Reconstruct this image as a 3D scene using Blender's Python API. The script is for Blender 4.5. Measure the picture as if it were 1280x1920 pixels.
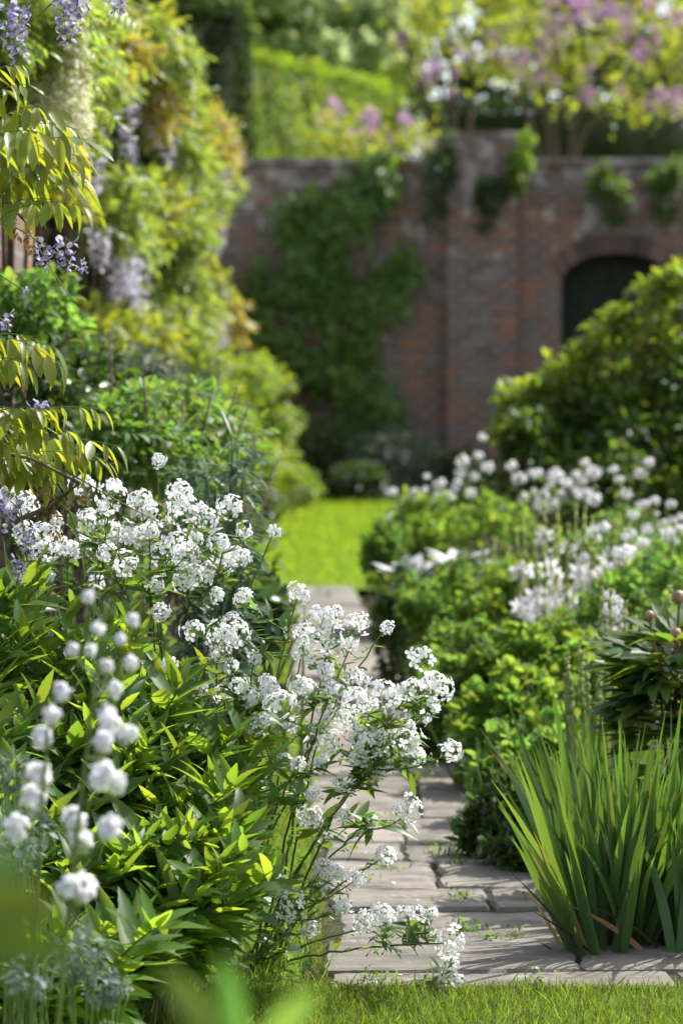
import bpy, math
import numpy as np
from mathutils import Vector, Matrix, Quaternion

for o in list(bpy.data.objects):
    bpy.data.objects.remove(o)
S = bpy.context.scene
C = S.collection
R = math.radians
# ------------------------------------------------------------------ camera, sky, sun, exposure
CAM_H, F, HOR = 1.3, 5333.33, 720.0
PITCH = math.atan((960 - HOR) / F)
cam_d = bpy.data.cameras.new("camera")
cam = bpy.data.objects.new("camera", cam_d)
C.objects.link(cam)
cam.location = (0, 0, CAM_H)
cam.rotation_euler = (math.pi / 2 - PITCH, 0, 0)
cam_d.sensor_fit = 'VERTICAL'
cam_d.sensor_height = 36
cam_d.lens = 100
cam_d.clip_start = 0.1
cam_d.clip_end = 2000
cam_d.dof.use_dof = True
cam_d.dof.focus_distance = 6.0
cam_d.dof.aperture_fstop = 4.0
S.camera = cam

SUN_EL, SUN_AZ = R(50), R(53)          # azimuth from +Y towards +X
w = bpy.data.worlds.new("World")
S.world = w
w.use_nodes = True
nt = w.node_tree
bg = nt.nodes['Background']
sky = nt.nodes.new('ShaderNodeTexSky')
sky.sky_type = 'NISHITA'
sky.sun_disc = False
sky.sun_elevation = SUN_EL
sky.sun_rotation = SUN_AZ
sky.dust_density = 2.0
hs = nt.nodes.new('ShaderNodeHueSaturation')        # thin bright cloud pales the blue
hs.inputs['Saturation'].default_value = 0.55
nt.links.new(sky.outputs[0], hs.inputs['Color'])
nt.links.new(hs.outputs[0], bg.inputs[0])
bg.inputs[1].default_value = 0.15

sl = bpy.data.lights.new("sun", 'SUN')
sl.energy = 3.9
sl.angle = R(0.5)
sl.color = (1.0, 0.965, 0.9)
so = bpy.data.objects.new("sun", sl)
C.objects.link(so)
sd = Vector((math.sin(SUN_AZ) * math.cos(SUN_EL), math.cos(SUN_AZ) * math.cos(SUN_EL), math.sin(SUN_EL)))
so.rotation_euler = sd.to_track_quat('Z', 'Y').to_euler()
so.location = (10, 10, 20)

S.view_settings.view_transform = 'Standard'
S.view_settings.look = 'None'
S.view_settings.exposure = 1.0
S.view_settings.gamma = 1
S.render.engine = 'CYCLES'
S.cycles.use_denoising = True
S.cycles.max_bounces = 7
S.cycles.diffuse_bounces = 4
S.cycles.glossy_bounces = 2
S.cycles.transmission_bounces = 5
S.cycles.sample_clamp_indirect = 6

# ------------------------------------------------------------------ helpers
rng = np.random.default_rng(11)
_f = np.array([0, math.cos(PITCH), -math.sin(PITCH)])
_u = np.array([0, math.sin(PITCH), math.cos(PITCH)])


def P(px, py, d):
    """world point that stands d metres away along the ground, seen at that spot of the 1280x1920 photograph"""
    v = np.array([1.0, 0, 0]) * ((px - 640) / F) + _u * ((960 - py) / F) + _f
    return np.array([0, 0, CAM_H]) + v * (d / v[1])


def unit(a):
    a = np.asarray(a, float)
    return a / np.maximum(np.linalg.norm(a, axis=-1, keepdims=True), 1e-9)


def rdir(n):
    return unit(rng.normal(size=(n, 3)))


def frames(D, U):
    y = unit(D)
    x = np.cross(y, U)
    bad = np.linalg.norm(x, axis=1) < 1e-4
    x[bad] = np.cross(y[bad], np.array([1.0, 0.3, 0]))
    x = unit(x)
    z = np.cross(x, y)
    return np.stack([x, y, z], axis=2)


class MB:
    def __init__(self):
        self.v, self.q, self.t, self.qm, self.tm, self.n = [], [], [], [], [], 0

    def add(self, V, quads=(), tris=(), mi=0):
        V = np.asarray(V, float).reshape(-1, 3)
        if len(quads):
            a = np.asarray(quads, int).reshape(-1, 4) + self.n
            self.q.append(a)
            self.qm.append(np.full(len(a), mi))
        if len(tris):
            a = np.asarray(tris, int).reshape(-1, 3) + self.n
            self.t.append(a)
            self.tm.append(np.full(len(a), mi))
        self.v.append(V)
        self.n += len(V)

    def stamp(self, T, M, X, mi=None):
        """T: template (V, quads, tris, optional quad mats, tri mats); M: N x 3 x 3; X: N x 3"""
        V, q, t = T[0], T[1], T[2]
        N = len(X)
        if N == 0:
            return
        W = np.einsum('nij,vj->nvi', M, V) + X[:, None, :]
        off = (np.arange(N) * len(V))[:, None, None] + self.n
        if len(q):
            a = (q[None] + off).reshape(-1, 4)
            self.q.append(a)
            self.qm.append(np.tile(T[3], N) if mi is None and len(T) > 3 else np.full(len(a), mi or 0))
        if len(t):
            a = (t[None] + off).reshape(-1, 3)
            self.t.append(a)
            self.tm.append(np.tile(T[4], N) if mi is None and len(T) > 3 else np.full(len(a), mi or 0))
        self.v.append(W.reshape(-1, 3))
        self.n += N * len(V)

    def tube(self, pts, r0, r1=None, sides=5, mi=0):
        pts = np.asarray(pts, float)
        r1 = r0 if r1 is None else r1
        n = len(pts)
        tang = np.gradient(pts, axis=0)
        ref = np.array([0.31, -0.86, 0.4]) if abs(unit(tang[0])[2]) > 0.6 else np.array([0.1, 0.2, 1.0])
        fr = frames(tang, np.tile(ref, (n, 1)))
        rad = np.linspace(r0, r1, n)
        a = np.arange(sides) * 2 * math.pi / sides
        ring = fr[:, :, 0][:, None, :] * np.cos(a)[None, :, None] + fr[:, :, 2][:, None, :] * np.sin(a)[None, :, None]
        V = pts[:, None, :] + ring * rad[:, None, None]
        i = np.arange(n - 1)[:, None] * sides
        j = np.arange(sides)[None]
        k = (np.arange(sides) + 1)[None] % sides
        q = np.stack([i + j, i + k, i + sides + k, i + sides + j], axis=2).reshape(-1, 4)
        cap = [[(n - 1) * sides + m, (n - 1) * sides + m + 1, (n - 1) * sides] for m in range(1, sides - 1)]
        self.add(V.reshape(-1, 3), q, cap, mi)

    def box(self, x0, x1, y0, y1, z0, z1, mi=0):
        V = [(x, y, z) for z in (z0, z1) for y in (y0, y1) for x in (x0, x1)]
        self.add(V, [(0, 2, 3, 1), (4, 5, 7, 6), (0, 1, 5, 4), (2, 6, 7, 3), (0, 4, 6, 2), (1, 3, 7, 5)], (), mi)

    def mesh(self, name, mats, smooth=True):
        me = bpy.data.meshes.new(name)
        V = np.concatenate(self.v) if self.v else np.zeros((0, 3))
        q = np.concatenate(self.q) if self.q else np.zeros((0, 4), int)
        t = np.concatenate(self.t) if self.t else np.zeros((0, 3), int)
        qm = np.concatenate(self.qm) if self.qm else np.zeros(0, int)
        tm = np.concatenate(self.tm) if self.tm else np.zeros(0, int)
        me.vertices.add(len(V))
        me.vertices.foreach_set('co', V.astype(np.float32).ravel())
        me.loops.add(q.size + t.size)
        me.loops.foreach_set('vertex_index', np.concatenate([q.ravel(), t.ravel()]).astype(np.int32))
        n = len(q) + len(t)
        me.polygons.add(n)
        st = np.concatenate([np.arange(len(q)) * 4, len(q) * 4 + np.arange(len(t)) * 3])
        me.polygons.foreach_set('loop_start', st.astype(np.int32))
        if not isinstance(mats, (list, tuple)):
            mats = [mats]
        for m in mats:
            me.materials.append(m)
        me.polygons.foreach_set('material_index', np.concatenate([qm, tm]).astype(np.int32))
        me.polygons.foreach_set('use_smooth', np.full(n, smooth))
        me.update(calc_edges=True)
        me.validate()
        return me

    def build(self, name, mats, parent=None, smooth=True):
        o = bpy.data.objects.new(name, self.mesh(name, mats, smooth))
        C.objects.link(o)
        if parent is not None:
            o.parent = parent
            o.matrix_parent_inverse = Matrix.Translation(-Vector(parent.location))
        return o


def thing(name, label, cat, loc=(0, 0, 0), group=None):
    o = bpy.data.objects.new(name, None)
    C.objects.link(o)
    o.empty_display_size = 0.1
    o.location = tuple(float(a) for a in loc)
    o['label'] = label
    o['category'] = cat
    if group:
        o['group'] = group
    return o


def child(name, me, parent, loc, quat=None, scale=1.0):
    o = bpy.data.objects.new(name, me)
    C.objects.link(o)
    o.parent = parent
    o.location = Vector(tuple(float(a) for a in loc)) - Vector(parent.location)
    if quat is not None:
        o.rotation_mode = 'QUATERNION'
        o.rotation_quaternion = quat
    o.scale = (scale,) * 3
    return o


def quat_to(d, spin=0.0):
    d = Vector(tuple(float(a) for a in d)).normalized()
    return d.to_track_quat('Z', 'Y') @ Quaternion((0, 0, 1), spin)


def bez(a, b, c, n=10):
    t = np.linspace(0, 1, n)[:, None]
    return (1 - t) ** 2 * np.asarray(a) + 2 * t * (1 - t) * np.asarray(b) + t * t * np.asarray(c)


def in_poly(n, poly):
    poly = np.asarray(poly, float)
    lo, hi = poly.min(0), poly.max(0)
    out = np.zeros((0, 2))
    while len(out) < n:
        p = lo + rng.random((n * 2, 2)) * (hi - lo)
        ins = np.zeros(len(p), bool)
        j = len(poly) - 1
        for i in range(len(poly)):
            xi, yi = poly[i]
            xj, yj = poly[j]
            c = ((yi > p[:, 1]) != (yj > p[:, 1])) & (p[:, 0] < (xj - xi) * (p[:, 1] - yi) / (yj - yi + 1e-9) + xi)
            ins ^= c
            j = i
        out = np.concatenate([out, p[ins]])
    return out[:n]


# ------------------------------------------------------------------ materials
def mat(name):
    m = bpy.data.materials.new(name)
    m.use_nodes = True
    n = m.node_tree.nodes
    return m, m.node_tree, n['Principled BSDF'], n['Material Output']


def plain(name, col, rough=0.7, spec=0.3, noise=0.0, scale=20.0):
    m, t, p, o = mat(name)
    p.inputs['Roughness'].default_value = rough
    p.inputs['Specular IOR Level'].default_value = spec
    p.inputs['Base Color'].default_value = (*col, 1)
    if noise:
        tc = t.nodes.new('ShaderNodeTexCoord')
        nz = t.nodes.new('ShaderNodeTexNoise')
        nz.inputs['Scale'].default_value = scale
        nz.inputs['Detail'].default_value = 6
        t.links.new(tc.outputs['Object'], nz.inputs['Vector'])
        r = t.nodes.new('ShaderNodeValToRGB')
        r.color_ramp.elements[0].position = 0.3
        r.color_ramp.elements[1].position = 0.7
        r.color_ramp.elements[0].color = (*[c * (1 - noise) for c in col], 1)
        r.color_ramp.elements[1].color = (*[min(1, c * (1 + noise)) for c in col], 1)
        t.links.new(nz.outputs['Fac'], r.inputs[0])
        t.links.new(r.outputs[0], p.inputs['Base Color'])
    return m


def leafmat(name, col, tcol, tw=0.45, rough=0.45, spec=0.35, var=0.3, hue=0.035, other=None, share=0.0):
    """a leaf: gloss on top, light let through from behind; every leaf a little different"""
    m, t, p, o = mat(name)
    L = t.links.new
    g = t.nodes.new('ShaderNodeNewGeometry')

    def mul(a, b, c):
        k = t.nodes.new('ShaderNodeMath')
        k.operation = 'MULTIPLY_ADD'
        L(a, k.inputs[0])
        k.inputs[1].default_value = b
        k.inputs[2].default_value = c
        return k.outputs[0]

    def frac(a, b):
        k = t.nodes.new('ShaderNodeMath')
        k.operation = 'MULTIPLY'
        L(a, k.inputs[0])
        k.inputs[1].default_value = b
        q = t.nodes.new('ShaderNodeMath')
        q.operation = 'FRACT'
        L(k.outputs[0], q.inputs[0])
        return q.outputs[0]
    r = g.outputs['Random Per Island']
    r2 = frac(r, 17.31)
    r3 = frac(r, 91.7)

    def tinted(c):
        src = t.nodes.new('ShaderNodeRGB')
        src.outputs[0].default_value = (*c, 1)
        out = src.outputs[0]
        if other is not None:
            mx = t.nodes.new('ShaderNodeMix')
            mx.data_type = 'RGBA'
            st = t.nodes.new('ShaderNodeMath')
            st.operation = 'LESS_THAN'
            L(r3, st.inputs[0])
            st.inputs[1].default_value = share
            L(st.outputs[0], mx.inputs[0])
            L(out, mx.inputs[6])
            mx.inputs[7].default_value = (*other, 1)
            out = mx.outputs[2]
        h = t.nodes.new('ShaderNodeHueSaturation')
        L(mul(r2, hue * 2, 0.5 - hue), h.inputs['Hue'])
        L(mul(r, var * 2, 1 - var), h.inputs['Value'])
        L(out, h.inputs['Color'])
        return h.outputs[0]
    c1 = tinted(col)
    c2 = tinted(tcol)
    L(c1, p.inputs['Base Color'])
    p.inputs['Roughness'].default_value = rough
    p.inputs['Specular IOR Level'].default_value = spec
    tr = t.nodes.new('ShaderNodeBsdfTranslucent')
    L(c2, tr.inputs['Color'])
    mx = t.nodes.new('ShaderNodeMixShader')
    mx.inputs[0].default_value = tw
    L(p.outputs[0], mx.inputs[1])
    L(tr.outputs[0], mx.inputs[2])
    L(mx.outputs[0], o.inputs['Surface'])
    return m


def brickmat(name, axis):
    m, t, p, o = mat(name)
    L = t.links.new
    tc = t.nodes.new('ShaderNodeTexCoord')
    sp = t.nodes.new('ShaderNodeSeparateXYZ')
    L(tc.outputs['Object'], sp.inputs[0])
    cb = t.nodes.new('ShaderNodeCombineXYZ')
    L(sp.outputs[axis], cb.inputs[0])
    L(sp.outputs[2], cb.inputs[1])
    nz = t.nodes.new('ShaderNodeTexNoise')
    nz.inputs['Scale'].default_value = 3.0
    L(tc.outputs['Object'], nz.inputs['Vector'])
    wob = t.nodes.new('ShaderNodeVectorMath')
    wob.operation = 'MULTIPLY_ADD'
    L(nz.outputs['Color'], wob.inputs[0])
    wob.inputs[1].default_value = (0.02, 0.02, 0)
    L(cb.outputs[0], wob.inputs[2])

    def bricks(c1, c2, mo):
        b = t.nodes.new('ShaderNodeTexBrick')
        L(wob.outputs[0], b.inputs['Vector'])
        b.inputs['Scale'].default_value = 1.0
        b.inputs['Brick Width'].default_value = 0.235
        b.inputs['Row Height'].default_value = 0.083
        b.inputs['Mortar Size'].default_value = 0.013
        b.inputs['Mortar Smooth'].default_value = 0.3
        b.inputs['Color1'].default_value = (*c1, 1)
        b.inputs['Color2'].default_value = (*c2, 1)
        b.inputs['Mortar'].default_value = (*mo, 1)
        return b
    a = bricks((0.29, 0.115, 0.05), (0.08, 0.06, 0.054), (0.22, 0.195, 0.165))
    b = bricks((0.08, 0.058, 0.046), (0.21, 0.165, 0.14), (0.21, 0.185, 0.16))
    n2 = t.nodes.new('ShaderNodeTexNoise')
    n2.inputs['Scale'].default_value = 2.6
    n2.inputs['Detail'].default_value = 5
    L(tc.outputs['Object'], n2.inputs['Vector'])
    r2 = t.nodes.new('ShaderNodeValToRGB')
    r2.color_ramp.elements[0].position = 0.42
    r2.color_ramp.elements[1].position = 0.6
    L(n2.outputs['Fac'], r2.inputs[0])
    mx = t.nodes.new('ShaderNodeMix')
    mx.data_type = 'RGBA'
    L(r2.outputs[0], mx.inputs[0])
    L(a.outputs['Color'], mx.inputs[6])
    L(b.outputs['Color'], mx.inputs[7])
    # pale lichen and lime in patches, mostly high up
    n3 = t.nodes.new('ShaderNodeTexNoise')
    n3.inputs['Scale'].default_value = 4.5
    n3.inputs['Detail'].default_value = 8
    L(tc.outputs['Object'], n3.inputs['Vector'])
    hz = t.nodes.new('ShaderNodeMapRange')
    hz.inputs['From Min'].default_value = 2.4
    hz.inputs['From Max'].default_value = 3.9
    hz.inputs['To Min'].default_value = -0.12
    hz.inputs['To Max'].default_value = 0.1
    L(sp.outputs[2], hz.inputs['Value'])
    ad = t.nodes.new('ShaderNodeMath')
    L(n3.outputs['Fac'], ad.inputs[0])
    L(hz.outputs[0], ad.inputs[1])
    r3 = t.nodes.new('ShaderNodeValToRGB')
    r3.color_ramp.elements[0].position = 0.55
    r3.color_ramp.elements[1].position = 0.72
    r3.color_ramp.elements[1].color = (0.75, 0.75, 0.75, 1)
    L(ad.outputs[0], r3.inputs[0])
    m2 = t.nodes.new('ShaderNodeMix')
    m2.data_type = 'RGBA'
    L(r3.outputs[0], m2.inputs[0])
    L(mx.outputs[2], m2.inputs[6])
    m2.inputs[7].default_value = (0.5, 0.45, 0.42, 1)
    L(m2.outputs[2], p.inputs['Base Color'])
    p.inputs['Roughness'].default_value = 0.9
    bp = t.nodes.new('ShaderNodeBump')
    bp.inputs['Strength'].default_value = 0.6
    bp.inputs['Distance'].default_value = 0.02
    inv = t.nodes.new('ShaderNodeMath')
    inv.operation = 'SUBTRACT'
    inv.inputs[0].default_value = 1
    L(a.outputs['Fac'], inv.inputs[1])
    L(inv.outputs[0], bp.inputs['Height'])
    L(bp.outputs[0], p.inputs['Normal'])
    return m


def stonemat():
    m, t, p, o = mat('flagstone')
    L = t.links.new
    tc = t.nodes.new('ShaderNodeTexCoord')
    g = t.nodes.new('ShaderNodeNewGeometry')
    n1 = t.nodes.new('ShaderNodeTexNoise')
    n1.inputs['Scale'].default_value = 5
    n1.inputs['Detail'].default_value = 9
    n1.inputs['Roughness'].default_value = 0.65
    mp = t.nodes.new('ShaderNodeMapping')
    mp.inputs['Scale'].default_value = (1.0, 2.4, 1.0)
    L(tc.outputs['Object'], mp.inputs[0])
    L(mp.outputs[0], n1.inputs['Vector'])
    r = t.nodes.new('ShaderNodeValToRGB')
    e = r.color_ramp.elements
    e[0].position, e[0].color = 0.36, (0.10, 0.082, 0.072, 1)
    e[1].position, e[1].color = 0.72, (0.27, 0.24, 0.205, 1)
    k = e.new(0.5)
    k.color = (0.2, 0.175, 0.147, 1)
    L(n1.outputs['Fac'], r.inputs[0])
    h = t.nodes.new('ShaderNodeHueSaturation')
    mr = t.nodes.new('ShaderNodeMapRange')
    mr.inputs['To Min'].default_value = 0.8
    mr.inputs['To Max'].default_value = 1.15
    L(g.outputs['Random Per Island'], mr.inputs['Value'])
    L(mr.outputs[0], h.inputs['Value'])
    L(r.outputs[0], h.inputs['Color'])
    # small pale lichen rounds
    vo = t.nodes.new('ShaderNodeTexNoise')
    vo.inputs['Scale'].default_value = 28
    vo.inputs['Detail'].default_value = 4
    L(tc.outputs['Object'], vo.inputs['Vector'])
    r2 = t.nodes.new('ShaderNodeValToRGB')
    r2.color_ramp.elements[0].position = 0.62
    r2.color_ramp.elements[1].position = 0.7
    r2.color_ramp.elements[1].color = (0.5, 0.5, 0.5, 1)
    L(vo.outputs['Fac'], r2.inputs[0])
    mx = t.nodes.new('ShaderNodeMix')
    mx.data_type = 'RGBA'
    L(r2.outputs[0], mx.inputs[0])
    L(h.outputs[0], mx.inputs[6])
    mx.inputs[7].default_value = (0.38, 0.34, 0.31, 1)
    n5 = t.nodes.new('ShaderNodeTexNoise')
    n5.inputs['Scale'].default_value = 3.2
    n5.inputs['Detail'].default_value = 7
    L(tc.outputs['Object'], n5.inputs['Vector'])
    r5 = t.nodes.new('ShaderNodeValToRGB')
    r5.color_ramp.elements[0].position = 0.52
    r5.color_ramp.elements[1].position = 0.68
    r5.color_ramp.elements[1].color = (0.7, 0.7, 0.7, 1)
    L(n5.outputs['Fac'], r5.inputs[0])
    m5 = t.nodes.new('ShaderNodeMix')
    m5.data_type = 'RGBA'
    L(r5.outputs[0], m5.inputs[0])
    L(mx.outputs[2], m5.inputs[6])
    m5.inputs[7].default_value = (0.085, 0.082, 0.062, 1)
    L(m5.outputs[2], p.inputs['Base Color'])
    p.inputs['Roughness'].default_value = 0.85
    bp = t.nodes.new('ShaderNodeBump')
    bp.inputs['Strength'].default_value = 0.8
    bp.inputs['Distance'].default_value = 0.02
    L(n1.outputs['Fac'], bp.inputs['Height'])
    L(bp.outputs[0], p.inputs['Normal'])
    return m


M = {}
M['brick'] = brickmat('old_brick', 0)
M['brick_side'] = brickmat('old_brick_side', 1)
M['stone'] = stonemat()
M['soil'] = plain('soil', (0.045, 0.032, 0.022), 0.95, 0.1, 0.5, 25)
M['joint'] = plain('joint_soil_and_moss', (0.045, 0.045, 0.022), 0.95, 0.1, 0.55, 30)
M['turf'] = plain('turf', (0.10, 0.17, 0.02), 0.9, 0.1, 0.35, 6)
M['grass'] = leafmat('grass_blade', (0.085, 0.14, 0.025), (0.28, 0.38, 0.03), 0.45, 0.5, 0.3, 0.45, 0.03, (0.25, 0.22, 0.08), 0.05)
M['stem'] = leafmat('green_stem', (0.11, 0.17, 0.04), (0.2, 0.3, 0.05), 0.2, 0.5, 0.3, 0.2)
M['bark'] = plain('bark', (0.12, 0.085, 0.06), 0.9, 0.2, 0.45, 40)
M['phlox'] = leafmat('lance_leaf', (0.06, 0.125, 0.025), (0.35, 0.51, 0.03), 0.5, 0.46, 0.35, 0.35, 0.02)
M['rocket_leaf'] = leafmat('rocket_leaf', (0.055, 0.11, 0.025), (0.26, 0.4, 0.03), 0.4, 0.4, 0.45, 0.3)
M['petal'] = leafmat('white_petal', (0.88, 0.87, 0.88), (0.88, 0.87, 0.88), 0.42, 0.6, 0.2, 0.05, 0.0, (0.8, 0.76, 0.86), 0.12)
M['bud'] = leafmat('bud', (0.35, 0.42, 0.2), (0.4, 0.5, 0.2), 0.3, 0.5, 0.3, 0.3)
M['wist'] = leafmat('wisteria_leaf', (0.11, 0.155, 0.03), (0.5, 0.53, 0.03), 0.48, 0.4, 0.45, 0.25, 0.025)
M['wist_gold'] = leafmat('wisteria_gold_leaf', (0.25, 0.215, 0.05), (0.62, 0.53, 0.06), 0.47, 0.4, 0.5, 0.3, 0.03)
M['wist_lime'] = leafmat('wisteria_lime_leaf', (0.16, 0.225, 0.05), (0.45, 0.57, 0.06), 0.48, 0.38, 0.55, 0.3, 0.03)
M['mauve'] = leafmat('mauve_petal', (0.36, 0.31, 0.52), (0.42, 0.36, 0.58), 0.3, 0.6, 0.2, 0.3, 0.02, (0.66, 0.62, 0.76), 0.4)
M['mauve_far'] = leafmat('grey_lilac_petal', (0.46, 0.43, 0.56), (0.5, 0.47, 0.6), 0.35, 0.6, 0.2, 0.3, 0.02, (0.75, 0.72, 0.78), 0.4)
M['cream'] = leafmat('cream_petal', (0.72, 0.7, 0.52), (0.72, 0.72, 0.45), 0.4, 0.6, 0.2, 0.15, 0.02)
M['ivy'] = leafmat('ivy_leaf', (0.10, 0.175, 0.03), (0.3, 0.46, 0.03), 0.4, 0.4, 0.4, 0.35)
M['dark'] = leafmat('dark_leaf', (0.035, 0.07, 0.022), (0.16, 0.26, 0.025), 0.3, 0.33, 0.5, 0.35)
M['grey'] = leafmat('grey_green_leaf', (0.09, 0.125, 0.085), (0.16, 0.22, 0.08), 0.3, 0.6, 0.3, 0.3)
M['silver'] = leafmat('silver_leaf', (0.17, 0.21, 0.18), (0.17, 0.24, 0.14), 0.3, 0.6, 0.3, 0.25, 0.02)
M['teal'] = leafmat('blue_green_leaf', (0.055, 0.10, 0.075), (0.12, 0.22, 0.08), 0.3, 0.45, 0.4, 0.25)
M['mound'] = leafmat('round_leaf', (0.085, 0.155, 0.04), (0.27, 0.46, 0.06), 0.5, 0.6, 0.25, 0.35, 0.03)
M['mound_lime'] = leafmat('lime_leaf', (0.115, 0.19, 0.035), (0.35, 0.53, 0.055), 0.5, 0.6, 0.25, 0.3, 0.03)
M['fresh'] = leafmat('fresh_green_leaf', (0.14, 0.2, 0.03), (0.4, 0.53, 0.03), 0.48, 0.45, 0.4, 0.3, 0.03)
M['midgreen'] = leafmat('mid_green_leaf', (0.085, 0.15, 0.04), (0.26, 0.42, 0.05), 0.42, 0.5, 0.35, 0.3, 0.03)
M['painted_shade'] = leafmat('painted_shade_leaf', (0.03, 0.055, 0.014), (0.06, 0.1, 0.01), 0.2, 0.7, 0.12, 0.35)  # darker leaf copy, shade put into its colour: hedge fronts and wisteria hollows
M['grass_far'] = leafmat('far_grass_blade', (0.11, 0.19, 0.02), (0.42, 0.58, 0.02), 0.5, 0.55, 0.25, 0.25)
M['spike'] = leafmat('pale_spike', (0.38, 0.46, 0.2), (0.6, 0.7, 0.25), 0.5, 0.5, 0.3, 0.2)
M['deep'] = leafmat('deep_green_leaf', (0.05, 0.085, 0.025), (0.16, 0.24, 0.03), 0.35, 0.55, 0.3, 0.3)
M['iris'] = leafmat('sword_leaf', (0.05, 0.10, 0.034), (0.2, 0.35, 0.03), 0.36, 0.4, 0.45, 0.3, 0.02)
M['withered'] = leafmat('withered_leaf', (0.27, 0.18, 0.07), (0.42, 0.25, 0.05), 0.35, 0.6, 0.2, 0.4, 0.03)
M['blackened'] = plain('blackened_leaf', (0.03, 0.02, 0.018), 0.8)
M['shrub'] = leafmat('rose_leaf', (0.055, 0.10, 0.022), (0.24, 0.37, 0.025), 0.4, 0.45, 0.3, 0.35, 0.03)
M['hedge'] = leafmat('sunlit_yew_leaf', (0.14, 0.22, 0.03), (0.4, 0.56, 0.03), 0.45, 0.6, 0.2, 0.25)  # lighter yew copy, sunlight on the hedge face put into its colour
M['far'] = leafmat('hazy_far_leaf', (0.3, 0.36, 0.2), (0.58, 0.68, 0.3), 0.6, 0.55, 0.3, 0.3)  # distance haze is put into this pale leaf colour
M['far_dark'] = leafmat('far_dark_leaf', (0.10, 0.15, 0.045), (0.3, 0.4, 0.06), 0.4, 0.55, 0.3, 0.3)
M['lime_tree'] = leafmat('yellow_green_leaf', (0.17, 0.22, 0.03), (0.5, 0.56, 0.04), 0.48, 0.5, 0.35, 0.3, 0.03)
M['pink'] = leafmat('pink_blossom', (0.58, 0.36, 0.52), (0.66, 0.42, 0.58), 0.4, 0.6, 0.2, 0.25, 0.03, (0.45, 0.25, 0.55), 0.3)
M['peony_bud'] = plain('peony_bud', (0.36, 0.22, 0.14), 0.5, 0.4, 0.45, 35)
M['wood'] = plain('dark_door_wood', (0.02, 0.026, 0.018), 0.8, 0.2, 0.4, 12)


# ------------------------------------------------------------------ templates (unit length along +Y, face up +Z)
def leaf_t(n=5, wid=0.14, fold=0.35, droop=0.25, peak=0.4, serr=0.0, twist=0.0):
    V, q, t = [(0, 0, 0)], [], []
    for i in range(1, n):
        s = i / n
        a = s ** (math.log(0.5) / math.log(peak))
        wv = wid * math.sin(math.pi * a) ** 0.85
        if serr and i % 2:
            wv *= 1 - serr
        z = -droop * s * s
        tw = twist * s
        V += [(-wv * math.cos(tw), s, z + fold * wv - wv * math.sin(tw)), (0, s, z), (wv * math.cos(tw), s, z + fold * wv + wv * math.sin(tw))]
    V.append((0, 1, -droop))
    for i in range(n - 2):
        b = 1 + 3 * i
        q += [(b, b + 1, b + 4, b + 3), (b + 1, b + 2, b + 5, b + 4)]
    e = len(V) - 1
    b = 1 + 3 * (n - 2)
    t += [(0, 2, 1), (0, 3, 2), (b, b + 1, e), (b + 1, b + 2, e)]
    V = np.array(V, float)
    return V, np.array(q, int).reshape(-1, 4), np.array(t, int)


def merge(parts):
    V, q, t, qm, tm, n = [], [], [], [], [], 0
    for (v, a, b, mi) in parts:
        V.append(v)
        if len(a):
            q.append(np.asarray(a) + n)
            qm.append(np.full(len(a), mi))
        if len(b):
            t.append(np.asarray(b) + n)
            tm.append(np.full(len(b), mi))
        n += len(v)
    z4, z3, z = np.zeros((0, 4), int), np.zeros((0, 3), int), np.zeros(0, int)
    return (np.concatenate(V), np.concatenate(q) if q else z4, np.concatenate(t) if t else z3,
            np.concatenate(qm) if qm else z, np.concatenate(tm) if tm else z)


def rotz(a):
    c, s = math.cos(a), math.sin(a)
    return np.array([[c, -s, 0], [s, c, 0], [0, 0, 1.0]])


def rotx(a):
    c, s = math.cos(a), math.sin(a)
    return np.array([[1.0, 0, 0], [0, c, -s], [0, s, c]])


LANCE = [leaf_t(11, 0.148, 0.3, dr, 0.38, 0.12, tw) for dr, tw in ((0.1, 0), (0.25, 0.3), (0.4, -0.3), (0.0, 0.2))]
LANCE_LO = [leaf_t(4, 0.15, 0.3, dr, 0.42) for dr in (0.1, 0.3)]
OVAL = [leaf_t(5, 0.24, 0.25, dr, 0.45) for dr in (0.1, 0.3)]
OVAL_LO = [leaf_t(3, 0.28, 0.25, dr, 0.5) for dr in (0.05, 0.25)]
LEAFLETS = [leaf_t(7, 0.155, 0.3, 0.22, 0.45), leaf_t(7, 0.14, 0.45, 0.35, 0.42, 0, 0.35), leaf_t(7, 0.17, 0.2, 0.08, 0.48, 0, -0.3), leaf_t(7, 0.15, 0.55, 0.3, 0.4, 0.06, 0.1)]
NARROW = [leaf_t(4, 0.07, 0.3, dr, 0.45) for dr in (0.15, 0.5)]
BLADE = [leaf_t(4, 0.035, 0.2, dr, 0.3) for dr in (0.1, 0.45)]


def round_t(lobes=9, cup=0.25, deep=0.18):
    k = lobes * 2
    V = [(0, 0.45, -0.06)]
    a0 = -math.pi / 2 + 0.25
    for i in range(k + 1):
        a = a0 + (2 * math.pi - 0.5) * i / k
        r = 0.5 * (1 - (deep if i % 2 == 0 else 0))
        V.append((r * math.cos(a), 0.45 + r * math.sin(a), cup * r * r + 0.04 * math.sin(3 * a)))
    t = [(0, i, i + 1) for i in range(1, k + 1)]
    return np.array(V, float), np.zeros((0, 4), int), np.array(t)


ROUND = [round_t(9, 0.5, 0.14), round_t(7, 0.2, 0.25), round_t(9, -0.3, 0.14)]


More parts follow.
